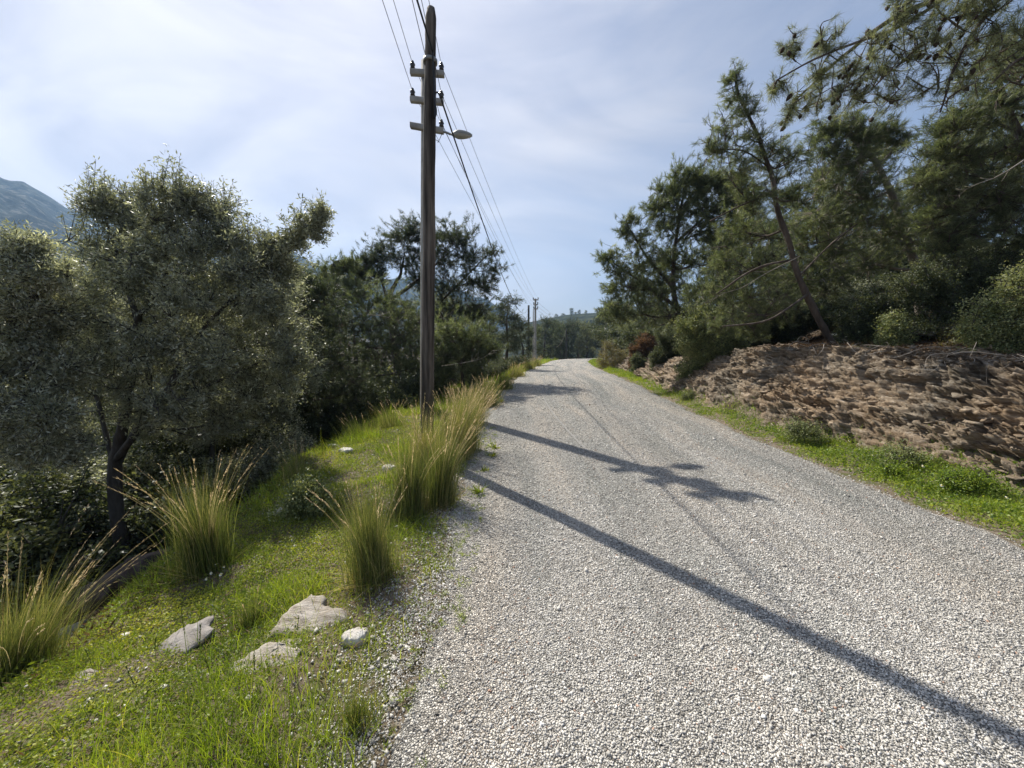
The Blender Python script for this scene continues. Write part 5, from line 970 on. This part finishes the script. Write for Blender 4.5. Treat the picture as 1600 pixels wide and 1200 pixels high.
tussock(708, 720, 4.9, 122, 100, 1300, 'tall straw-coloured tussock just right of the wooden pole', 306, 60, (0.09, 0), dry=.3)
tussock(728, 705, 5.3, 108, 70, 1100, 'straw-coloured tussock leaning over the gravel where the shadow starts', 307, 50, (0.07, 0), dry=.25)
tussock(718, 672, 6.4, 80, 90, 1000, 'dry tussock behind the straw-coloured one at the pole', 308, 60, (0.09, 0), dry=.35)
tussock(738, 668, 6.9, 74, 60, 900, 'dry tussock at the far side of the pole, by the road', 309, 50, (0.06, 0), dry=.3)
tussock(762, 640, 9.0, 54, 60, 800, 'green-brown tussock further along the left road edge', 310, 34, (0.04, 0), dry=.1)
tussock(785, 618, 12, 38, 56, 700, 'tussock on the left road edge opposite the tree shadows', 311, 30, (0.05, 0), dry=.1)
tussock(806, 598, 17, 26, 44, 600, 'pale tussock clump far along the left road edge', 312, 30, (0.05, 0), dry=.35)
tussock(826, 584, 24, 22, 36, 500, 'small pale tussock before the far wooden pole', 313, 26, (0.05, 0), dry=.35)
tussock(838, 577, 30, 18, 26, 400, 'tussock at the foot of the far concrete pole', 314, 20, (0.0, 0), dry=.3)
tussock(25, 1075, 1.95, 220, 170, 2000, 'large tussock with long arching plumes at the left edge', 315, 46, (0.12, 0.02), dry=.12, plx=1.35, pcurve=.62)
tussock(462, 735, 4.5, 75, 70, 420, 'thin tussock on the gully edge left of the white stones', 316, 14, (-.05, 0), dry=.1, plx=1.15)
tussock(562, 1215, 1.42, 90, 110, 300, 'small bright green tussock at the bottom edge beside the gravel', 317, 0, (0, 0))
tussock(395, 985, 2.1, 60, 70, 380, 'short green tussock left of the big flat stone', 318, 4, (0, 0))
tussock(610, 650, 7.2, 50, 90, 500, 'low tussock left of the wooden pole', 319, 16, (-.1, 0), dry=.1)
tussock(560, 668, 6.6, 40, 90, 380, 'low arching tussock at the brow left of the wooden pole', 320, 12, (-.15, 0))

# tall thin seed stalks in the foreground
r = np.random.default_rng(400)
for i in range(12):
    px, py, hp = [(250, 1080, 90), (300, 1130, 200), (330, 1150, 170), (385, 1120, 210), (410, 1140, 190), (440, 1110, 160), (470, 1090, 120), (350, 1180, 160), (240, 1190, 150), (505, 1120, 100), (420, 1190, 170), (180, 1150, 150)][i]
    g = gnd(px, py, -0.12); g[2] = on(g[0], g[1])[2]; h = hp / F * g[1]; a = Acc()
    d = np.array([[r.uniform(-.25, .15), r.uniform(-.1, .1), 1.0]]); be = np.array([[r.uniform(-.1, .2), 0, -.03]])
    V, T, m, _ = strips(np.zeros((1, 3)), d, np.array([h]), np.array([0.0012]), be, 5, [1, 1, 1, 1, .8, .5], r); a.add(V, T, np.full(len(V), .2))
    K = 40; q = r.random(K) * .25 + .75; P = unit(d) * (h * q)[:, None] + be * (h * q ** 2)[:, None]
    V, T, m = leaves(P, unit(d) * 2 + rdir(K, r) * .6, 0.012, 0.0016, r); a.add(V, T, np.full(len(V), .12))
    where = ['left of the dark layered rock', 'in front of the dark layered rock', 'below the dark layered rock', 'rising before the low slab, leftmost', 'rising before the low slab, middle', 'crossing the left end of the big flat stone', 'in front of the small white stone', 'at the bottom of the picture under the low slab', 'in the grass at the bottom left', 'between the low slab and the small white stone', 'at the bottom edge left of the small green tussock', 'beside the buried pink stone'][i]
    o = a.build('grass_stalk', M['tussock']); o.location = [float(q_) for q_ in g]; tag(o, 'thin green seed stalk ' + where, 'grass stalk', 'green seed stalks in the foreground')
# daisies
def daisy(x, y, z, sc, label, group, yel=False):
    root = thing('daisy' if not yel else 'yellow_flower', label, 'flower', (x, y, z), group); return root
def daisies(spots, labels, group, seed, h0, sc):
    r = np.random.default_rng(seed); k = 9; an = np.arange(k) * 2 * pi / k
    V, T, m = leaves(np.zeros((k, 3)), np.stack([np.cos(an), np.sin(an), an * 0 + .15], 1), .012, .0035, r)
    cm, ct = polytube([np.array([0, 0, -.001]), np.array([0, 0, .002]), np.array([0, 0, .004])], [.0035, .004, .002], 8)
    sv, st = tubes([[0, 0, 0]], [[0.004, 0, -h0]], .0012, .0015, 3); src = None
    for di, (x, y) in enumerate(spots):
        z = on(x, y)[2] + h0; label = labels[di]
        if src is None:
            root = thing('daisy', label, 'flower', (x, y, z), group)
            pe = mesh_np('petals', V, T, M['petal'], root, np.full(len(V), .5)); ce = mesh_np('flower_centre', cm, ct, M['yellow'], root, np.full(len(cm), .5)); stm = mesh_np('stem', sv, st, M['verge'], root, np.full(len(sv), .5)); src = root
            kids = [pe, ce, stm]
        else:
            root = src.copy(); root['label'] = label; C.objects.link(root); root.location = (float(x), float(y), float(z))
            for c_ in kids: d_ = c_.copy(); C.objects.link(d_); d_.parent = root
        s_ = sc * float(r.uniform(.8, 1.3)); root.scale = (s_, s_, s_); root.rotation_euler = (float(r.uniform(-.5, .5)) + .35, float(r.uniform(-.4, .4)), 0)
r = np.random.default_rng(9)
sp = [(gnd(px, py)[0], gnd(px, py)[1]) for px, py in [(1195, 655), (1220, 664), (1205, 675), (1255, 660), (1325, 700), (1340, 706), (1390, 700), (1395, 730), (1420, 717), (1490, 735), (1505, 738), (1525, 765), (1470, 768), (1570, 793), (1205, 660), (1290, 692), (1362, 722), (1440, 742)]]
daisies(sp, ['tiny white daisy ' + q for q in ['furthest along the right verge', 'second furthest along the right verge', 'nearer the road, left of the mid-verge weed', 'on the far side of the mid-verge grey-green weed', 'just right of the mid-verge grey-green weed', 'second to the right of the mid-verge weed', 'touching the left side of the near grey-green weed',
 'in front of the near grey-green weed', 'on top of the near grey-green weed', 'left of the broad dark green weed', 'against the left side of the broad dark green weed', 'right in front of the broad dark green weed', 'nearest the road, before the broad dark green weed', 'closest to the right frame edge', 'behind the one at the left of the mid-verge weed', 'between the mid-verge weed and the low round weed, left', 'between the mid-verge weed and the low round weed, right', 'between the near grey-green weed and the road']], 'daisies on the right verge', 1, 0.10, 1.5)
sp = [gnd(px, py, -.1)[:2] for px, py in [(338, 880), (350, 884), (345, 895), (330, 893), (322, 900)]]
daisies([(float(a_), float(b_)) for a_, b_ in sp], ['tiny white flower ' + q for q in ['highest at the base of the seed-headed tussock', 'rightmost at the base of the seed-headed tussock', 'lowest right at the base of the seed-headed tussock', 'in the middle at the base of the seed-headed tussock', 'lowest left at the base of the seed-headed tussock']], 'white flowers by the gully-edge tussock', 2, 0.06, 1.0)

# ------------------------------------------------------------------ stones
def rock(px, py, D, wpx, hpx, label, mat='stone', seed=0, flat=0.35, name='rock', outline=None, tilt=(0, 0), zoff=0.0, depth=None):
    """faceted weathered stone: outline polygon lofted in uneven layers"""
    r = np.random.default_rng(seed); g = at(px, py, D); g[2] = on(g[0], g[1])[2] + zoff
    w = wpx / F * D / 2; dpt = depth if depth else w * 0.8; h = w * flat * 2
    if outline is None:
        k = 14; an = np.arange(k) * 2 * pi / k + r.uniform(-.15, .15, k); rd = r.uniform(.72, 1.08, k); outline = np.stack([np.cos(an) * rd, np.sin(an) * rd], 1)
    O = np.asarray(outline, float); n0 = len(O)
    # subdivide and roughen the outline
    O2 = np.concatenate([np.stack([O[i] + (O[(i + 1) % n0] - O[i]) * f for f in (0, .25, .5, .75)]) for i in range(n0)]); n = len(O2); O2 = O2 + (np.stack([vnoise(np.arange(n) * .9, 1., 0, seed), vnoise(np.arange(n) * .9, 2., 0, seed + 1)], 1) - .5) * .12
    lay = [(0, .90, .0), (.25, 1.0, .02), (.42, .97, -.02), (.5, 1.02, .01), (.72, .98, .0), (.8, .93, .01), (.93, .88, 0), (1.0, .80, 0), (1.03, .55, 0), (1.04, .28, 0)]
    V = []
    for li, (z, s_, o_) in enumerate(lay):
        P = O2 * (s_ + (vnoise(np.arange(n) * .7, li * .9, 0, seed + 5) - .5)[:, None] * .09)
        zz_ = z * h * (0.9 + 0.3 * (vnoise(P[:, 0] * 2 + 7, P[:, 1] * 2 + 7, 0, seed + 7) - .5)) + (fbm(P[:, 0] * 3 + 7, P[:, 1] * 3 + 7, 0, 3, seed + 8) - .5) * h * .35 * (z > .5)
        V.append(np.stack([P[:, 0] * w, P[:, 1] * dpt, zz_ - .15 * h], 1))
    V = np.array(V); L = len(lay); i = np.arange(n); j = (i + 1) % n
    T = np.concatenate([np.concatenate([np.stack([i + l * n, j + l * n, j + (l + 1) * n], 1), np.stack([i + l * n, j + (l + 1) * n, i + (l + 1) * n], 1)]) for l in range(L - 1)])
    V = V.reshape(-1, 3); c = V[-n:].mean(0); V = np.concatenate([V, [c]]); T = np.concatenate([T, np.stack([i + (L - 1) * n, j + (L - 1) * n, np.full(n, L * n)], 1)])
    rx, ry = tilt; V[:, 2] += V[:, 1] * math.tan(rx) + V[:, 0] * math.tan(ry)
    o = mesh_np(name, V, T, M[mat], None, np.full(len(V), .5)); o.location = [float(a) for a in g]; tag(o, label, 'rock'); return o
big = [(-1.0, -.75), (-.2, -.80), (.55, -.55), (1.0, -.1), (.75, .25), (.35, .35), (.1, .5), (-.05, .95), (-.45, 1.0), (-.7, .55), (-.95, -.1)]
rock(493, 975, 2.02, 132, 60, 'big flat pale stone, the largest on the left verge', 'stone', 1, .17, outline=big, tilt=(.26, .0), depth=0.15, zoff=-.012)
rock(555, 1008, 1.86, 48, 30, 'small knobbly white stone just right below the big flat stone', 'stone_w', 2, .38)
rock(412, 1058, 1.72, 120, 40, 'long low pale slab half sunk below the big flat stone', 'stone', 3, .09, tilt=(.3, .15), depth=.10)
rock(448, 1030, 1.83, 56, 20, 'thin pale stone piece between the big flat stone and the low slab', 'stone', 33, .1, depth=.05, tilt=(.2, .1))
rock(292, 1030, 1.95, 84, 50, 'dark grey layered rock poking out of the grass', 'stone_grey', 4, .16, tilt=(.3, .25), depth=.12)
rock(540, 703, 5.5, 24, 12, 'white stone furthest up the left verge', 'stone_w', 5, .3)
rock(607, 738, 4.6, 24, 16, 'rounded grey-white stone at the edge of the tussock row', 'stone_w', 6, .4)
rock(430, 806, 3.7, 28, 14, 'tilted white stone on the gully edge', 'stone_w', 7, .25, tilt=(.2, .5))
rock(452, 800, 3.75, 18, 14, 'small grey stone right of the tilted white stone', 'stone_grey', 8, .3)
rock(490, 748, 4.5, 16, 10, 'small pale stone above the leafy weed', 'stone_w', 9, .3)
rock(520, 690, 6.0, 20, 8, 'thin pale stone left of the topmost white stone', 'stone_w', 10, .2)
rock(140, 1140, 1.75, 44, 30, 'pinkish buried stone in the grass near the bottom left', 'stone', 11, .2, tilt=(.2, 0))
rock(165, 882, 3.6, 34, 10, 'flat whitish stone beside the dark boulder', 'stone_w', 12, .12, tilt=(.1, .2))
rock(210, 890, 3.25, 150, 80, 'dark brown elongated boulder lying below the verge edge', 'stone_dark', 13, .28, tilt=(0, .35), depth=.35, zoff=.0)
rock(110, 920, 3.0, 60, 30, 'pale grey rock left of the dark boulder', 'stone_grey', 14, .25)
rock(392, 1125, 1.5, 14, 12, 'small white pebble in the foreground grass', 'stone_w', 15, .4)
rock(616, 1055, 1.73, 14, 10, 'small white stone with dark side on the gravel edge', 'stone_w', 16, .4)
rock(808, 1155, 1.42, 14, 20, 'upright white pebble on the road at the bottom', 'stone_w', 17, .7)
rock(686, 1166, 1.42, 12, 12, 'orange-tinted pebble on the gravel at the bottom', 'stone', 18, .5)
rock(668, 1130, 1.5, 16, 12, 'reddish pebble on the gravel near the verge', 'stone_dark', 19, .4)
rock(1430, 536, 6.9, 60, 20, 'flat grey ledge stone on top of the bank', 'stone_grey', 20, .14, tilt=(.1, -.1), zoff=.12)
rock(1462, 525, 7.2, 34, 10, 'thin slab behind the flat grey ledge stone', 'stone', 21, .1, zoff=.15)
rock(1500, 535, 6.6, 46, 10, 'narrow grey slab right of the flat grey ledge stone', 'stone_grey', 22, .1, tilt=(0, .1), zoff=.1)
rock(1310, 512, 9.2, 26, 10, 'sunlit pale stone in the shade right of the leaning trunk', 'stone_w', 23, .15, zoff=.1)
rock(1212, 553, 8.0, 16, 10, 'small rounded stone on the brow, left of the leaning pine', 'stone', 24, .35, zoff=.03)
rock(1530, 578, 5.4, 14, 8, 'small white stone at the lip of the bank under the right shrub', 'stone_w', 25, .3, zoff=.03)
rock(1231, 552, 7.9, 14, 8, 'small pale stone right beside the brow stone', 'stone_w', 26, .3, zoff=.03)

# ------------------------------------------------------------------ poles, lamp, wires
# concrete pole behind, with cross-arms
D1 = gnd(667, 636)[1]; base1 = gnd(667.5, 636); top1 = at(667.0, 97, D1)
pole = thing('utility_pole', 'tapered concrete pole with three cross-arms and a lamp, half hidden behind the wooden pole', 'pole', base1)
def rel(V): return V - base1
ax = unit(top1 - base1)
def tapered(base, top, w0, w1, k=4, rot=pi / 4, n=10):
    P = lin(base, top, n); R = np.linspace(w0, w1, n); d = unit(top - base); a = unit(np.cross([0, 1, 0], d)); b = np.cross(d, a)
    an = np.array([-.30, .30, pi / 2 - .30, pi / 2 + .30, pi - .30, pi + .30, 3 * pi / 2 - .30, 3 * pi / 2 + .30]) + pi / 4 * 1.0
    c = np.stack([np.cos(an), np.sin(an)], 1)
    V = (P[:, None] + (a[None, None] * c[None, :, :1] + b[None, None] * c[None, :, 1:]) * (R[:, None, None] * 1.25)).reshape(-1, 3); k = 8; i = np.arange(k); j = (i + 1) % k
    T = (np.concatenate([np.stack([i, j, j + k], 1), np.stack([i, j + k, i + k], 1)])[None] + (np.arange(n - 1) * k)[:, None, None]).reshape(-1, 3)
    V = np.concatenate([V, [P[-1]]]); T = np.concatenate([T, np.stack([i + (n - 1) * k, j + (n - 1) * k, np.full(k, n * k)], 1)]); return V, T
V, T = tapered(base1 - ax * .3, top1, .135, .095); mesh_np('shaft', rel(V), T, M['concrete'], pole)
def pos1(px, py, dy=0): return at(px, py, D1 + dy)
def insulator(p, name='insulator', parent=pole, off=base1, s=1.0):
    prof = [(0, .012), (.18, .012), (.2, .05), (.34, .042), (.42, .03), (.5, .055), (.68, .046), (.74, .03), (.82, .034), (.95, .026), (1, .008)]
    V, T = lathe(None, p, p + np.array([0, 0, .17 * s]), [(a, b * s) for a, b in prof], 12); return mesh_np(name, V - off, T, M['insul'], parent, smooth=True)
ARM = [((641, 113), (694, 116)), ((641, 155.5), (693, 160)), ((641, 196), (693, 205))]
INS = []
for i, (l, rr_) in enumerate(ARM):
    a, b = pos1(*l, -.13), pos1(*rr_, -.13); c = (a + b) / 2; ax_ = (b - a) / 2
    V, T = box(c, ax_, np.array([0, .05, 0]), np.array([0, 0, .055]), .008); arm = mesh_np('crossarm', rel(V), T, M['concrete'], pole)
    V, T = polytube([c + np.array([.0, -.06, .0]), c + np.array([0, .35, 0])], .012, 8); mesh_np('bolt', rel(V), T, M['metal'], pole)
    ends = ([645, 690], [645, 690], [690])[i]
    for e in ends:
        f = (e - l[0]) / (rr_[0] - l[0]); p = a + (b - a) * f + np.array([0, 0, .055]); insulator(p); INS.append(p + np.array([0, -.0, .11]))
for ypx in (205, 350):
    c = pos1(668, ypx)
# street lamp head on a short bracket from the lowest arm
p0 = pos1(692, 206, -.14); p1 = pos1(704, 210, -.13); p2 = pos1(738, 212, -.10)
V, T = polytube(spline(np.array([p0, (p0 + p1) / 2 + np.array([0, 0, .01]), p1]), 8), .022, 10); arm = mesh_np('lamp_bracket', rel(V), T, M['metal'], pole, smooth=True)
dl = unit(p2 - p1); LL = np.linalg.norm(p2 - p1); sidev = unit(np.cross(dl, [0, 0, 1])); upv = np.cross(sidev, dl)
def lamp_shell(zs, z0, w_, n=14, k=18, low=False):
    P = []
    for t_ in np.linspace(0, 1, n):
        wv = w_ * (sin(pi * min(1, .06 + .94 * t_ ** .75)) ** .55 if t_ > 0 else .15) * (0.35 + .65 * min(1, t_ * 3)); hv = zs * (sin(pi * (.05 + .93 * t_ ** .8))) ** .5 * (0.4 + .6 * min(1, t_ * 3))
        c = p1 + dl * LL * t_
        for q in range(k):
            a_ = pi * q / (k - 1); P.append(c + sidev * cos(a_) * wv + upv * (sin(a_) * hv * (-1 if low else 1) + z0))
    P = np.array(P); i, j = np.meshgrid(np.arange(k - 1), np.arange(n - 1)); a_ = (j * k + i).ravel()
    T = np.concatenate([np.stack([a_, a_ + k, a_ + k + 1], 1), np.stack([a_, a_ + k + 1, a_ + 1], 1)]); return P, T
V, T = lamp_shell(.09, 0, .115); head = mesh_np('lamp_head', rel(V), T, M['lamp'], pole, smooth=True)
V, T = lamp_shell(.07, -.002, .107, low=True); mesh_np('bowl', rel(V), T, M['lampglass'], head, smooth=True)
V, T = polytube(spline(np.array([p0, p0 + np.array([-.1, 0, -.2]), pos1(684, 220, -.1), pos1(680, 218, -.1)]), 14), .006, 5); mesh_np('lamp_cable', rel(V), T, M['cable'], pole)

# wooden pole in front
base2 = gnd(666.5, 709); D2 = base2[1]; top2 = at(673.5, 14, D2)
wp = thing('utility_pole', 'weathered brown wooden pole standing in the grass tussocks', 'pole', base2)
P = lin(base2 - unit(top2 - base2) * .3, top2, 60); P = P + np.stack([fbm(np.arange(60) * .08, 1., 0, 2) - .5, fbm(np.arange(60) * .08, 2., 0, 2) - .5, np.zeros(60)], 1) * .03
R = np.interp(np.linspace(0, 1, 60), [0, .85, .87, .985, 1], [.088, .074, .067, .064, .045])
V, T = polytube(P, R, 20, True, .10, 5); mesh_np('shaft', V - base2, T, M['wood'], wp, smooth=True)
cband = at(672.3, 96, D2); dpl = unit(top2 - base2)
V, T = polytube([cband - dpl * .02, cband - dpl * .019, cband + dpl * .019, cband + dpl * .02], [.078, .086, .086, .078], 18); mesh_np('metal_band', V - base2, T, M['metal'], wp)
c2 = at(682, 190, D2); V, T = polytube(spline(np.array([at(681, 165, D2), at(682.5, 178, D2), at(681.5, 189, D2)]) + np.array([0, -.07, 0]), 8), [.006, .012, .016, .018, .018, .018, .014, .006], 8); mesh_np('cable_clamp', V - base2, T, M['cable'], wp)
V, T = polytube(spline(np.array([at(680, 190, D2), at(681, 160, D2), at(683, 150, D2), at(686, 150, D2), at(691, 160, D2)]) + np.array([0, -.06, 0]), 24), .009, 6); mesh_np('cable_loop', V - base2, T, M['cable'], wp)

# far poles
def far_pole(px, base_y, top_y, D, label, conc=True, arms=(), w=.12):
    bb = at(px, base_y, D); bb[2] = min(bb[2], on(bb[0], bb[1])[2]) - .1; tt = at(px, top_y, D); o = thing('utility_pole', label, 'pole', bb)
    if conc: V, T = tapered(bb, tt, w * 1.2, w * .85)
    else: V, T = polytube(lin(bb, tt, 10), np.linspace(w, w * .8, 10), 10)
    mesh_np('shaft', V - bb, T, M['concrete'] if conc else M['wood_dark'], o); ins = []
    for (x0, x1, y) in arms:
        a, b = at(x0, y, D - .15), at(x1, y, D - .15); V, T = box((a + b) / 2, (b - a) / 2, np.array([0, .06, 0]), np.array([0, 0, .07]), .01); mesh_np('crossarm', V - bb, T, M['concrete'], o)
        for q in (x0 + .7, x1 - .7): pp = at(q, y - .8, D - .15); insulator(pp, parent=o, off=bb, s=1.5); ins.append(pp + np.array([0, 0, .15]))
    return o, ins, tt
o3, FI, _ = far_pole(836.5, 562, 466.5, 50, 'distant concrete pole with three short cross-arms beside the road', True, [(832.5, 841.5, 468.5), (833.2, 840.8, 476), (833.2, 840.8, 482.5)])
o4, _, ft4 = far_pole(826, 566, 477, 42, 'distant dark wooden pole left of the distant concrete pole', False, w=.13)
far_pole(833.3, 556, 483, 51, 'thin second shaft close beside the distant concrete pole', True, w=.06)
far_pole(947, 552, 513, 40, 'pale distant post where the right verge bends away', True, w=.14)
far_pole(885, 560, 514, 58, 'thin dark distant pole in front of the trees at the bend', False, w=.10)

def wire(p0, p1, sag, rad, mat, label, cat='cable', n=60, group=None, name='power_line'):
    P = lin(p0, p1, n); t_ = np.linspace(0, 1, n); P[:, 2] -= sag * 4 * t_ * (1 - t_); V, T = polytube(P, rad, 5); o = mesh_np(name, V - p0, T, M[mat], None, smooth=True); o.location = [float(a) for a in p0]; tag(o, label, cat, group); return P
# onward spans to the far pole
lab_on = ['thin wire from the top left insulator towards the distant pole', 'thin wire from the top right insulator towards the distant pole', 'thin wire from the middle left insulator towards the distant pole',
          'thin wire from the middle right insulator towards the distant pole', 'thin wire from the lowest insulator above the lamp towards the distant pole']
for i, p in enumerate(INS):
    q = FI[min(i, len(FI) - 1)]
    wire(p, q, .55, .0055, 'wire', lab_on[i])
    back = p + np.array([1.5 + .03 * i, -32, .9 if i < 4 else 1.0])
    wire(p, back, .35, .0055, 'wire', lab_on[i].replace(' towards the distant pole', ' leaving through the top of the frame').replace('lowest insulator above the lamp', 'lowest insulator'))
# thick telephone cable
cp = at(690, 157, D2 - .05); wire(cp, ft4 + np.array([0, 0, -.1]), 1.5, .011, 'cable', 'thick black cable drooping from the wooden pole to the distant wooden pole')
wire(at(680, 185, D2 - .09), at(676, 80, D2 - .1), 0, .010, 'cable', 'black cable running down the face of the wooden pole', name='cable')
wire(at(676, 80, D2 - .1), at(676, 80, D2 - .1) + np.array([-.42, -14, 1.4]), .25, .011, 'cable', 'thick black cable rising from the wooden pole top out of the frame')
wire(ft4 + np.array([0, 0, -.6]), at(812, 506, 40), 0.5, .012, 'bark_pale', 'pale slack cable hooked from the distant wooden pole', name='cable')
wire(at(885, 515, 58), at(868, 542, 54), 0.7, .012, 'bark_pale', 'pale slack cable drooping at the bend', name='cable')
for i, q in enumerate(FI[:6:2]):
    wire(q, q + np.array([14, 40, -3.2]), .8, .012, 'wire', ['upper', 'middle', 'lower'][i] + ' wire leaving the distant concrete pole to the right')

# trees on the distant hill
r = np.random.default_rng(12)
for i, (px, D) in enumerate([(880, 350), (899, 356), (904, 352), (914, 356), (868, 352), (893, 340)]):
    k = int(np.argmin(np.abs(800 + HILL[:, 0, 0] / HILL[:, 0, 1] * F - px))); col = HILL[k]; j = int(np.argmin(np.abs(np.hypot(col[:, 0], col[:, 1]) - D)))
    copy_tree(gp[i % 4], col[j] - np.array([0, 0, 2.2]), float(r.uniform(0, 6)), (float(r.uniform(.8, 1.4)),) * 2 + (float(r.uniform(.4, .9)),), ['lone tree on the far hill crest, leftmost but one', 'lone tree on the far hill crest left of its middle', 'bushy tree at the top of the far hill', 'tree at the right end of the far hill crest', 'leftmost lone tree on the far hill', 'lone tree a little below the far hill crest'][i], 'lone trees on the distant hill')

# ------------------------------------------------------------------ haze
hv, ht = box((200, 700, 175), (1600, 0, 0), (0, 1500, 0), (0, 0, 245))
m, tt_, oo = new_mat('air_haze'); pv_ = N('ShaderNodeVolumePrincipled', tt_, Density=0.00034); pv_.inputs['Color'].default_value = (0.36, 0.62, 1.0, 1); pv_.inputs['Anisotropy'].default_value = 0.2
tt_.links.new(pv_.outputs[0], oo.inputs['Volume'])
hz = mesh_np('haze', hv, ht, m); tag(hz, None, None, None, 'stuff')
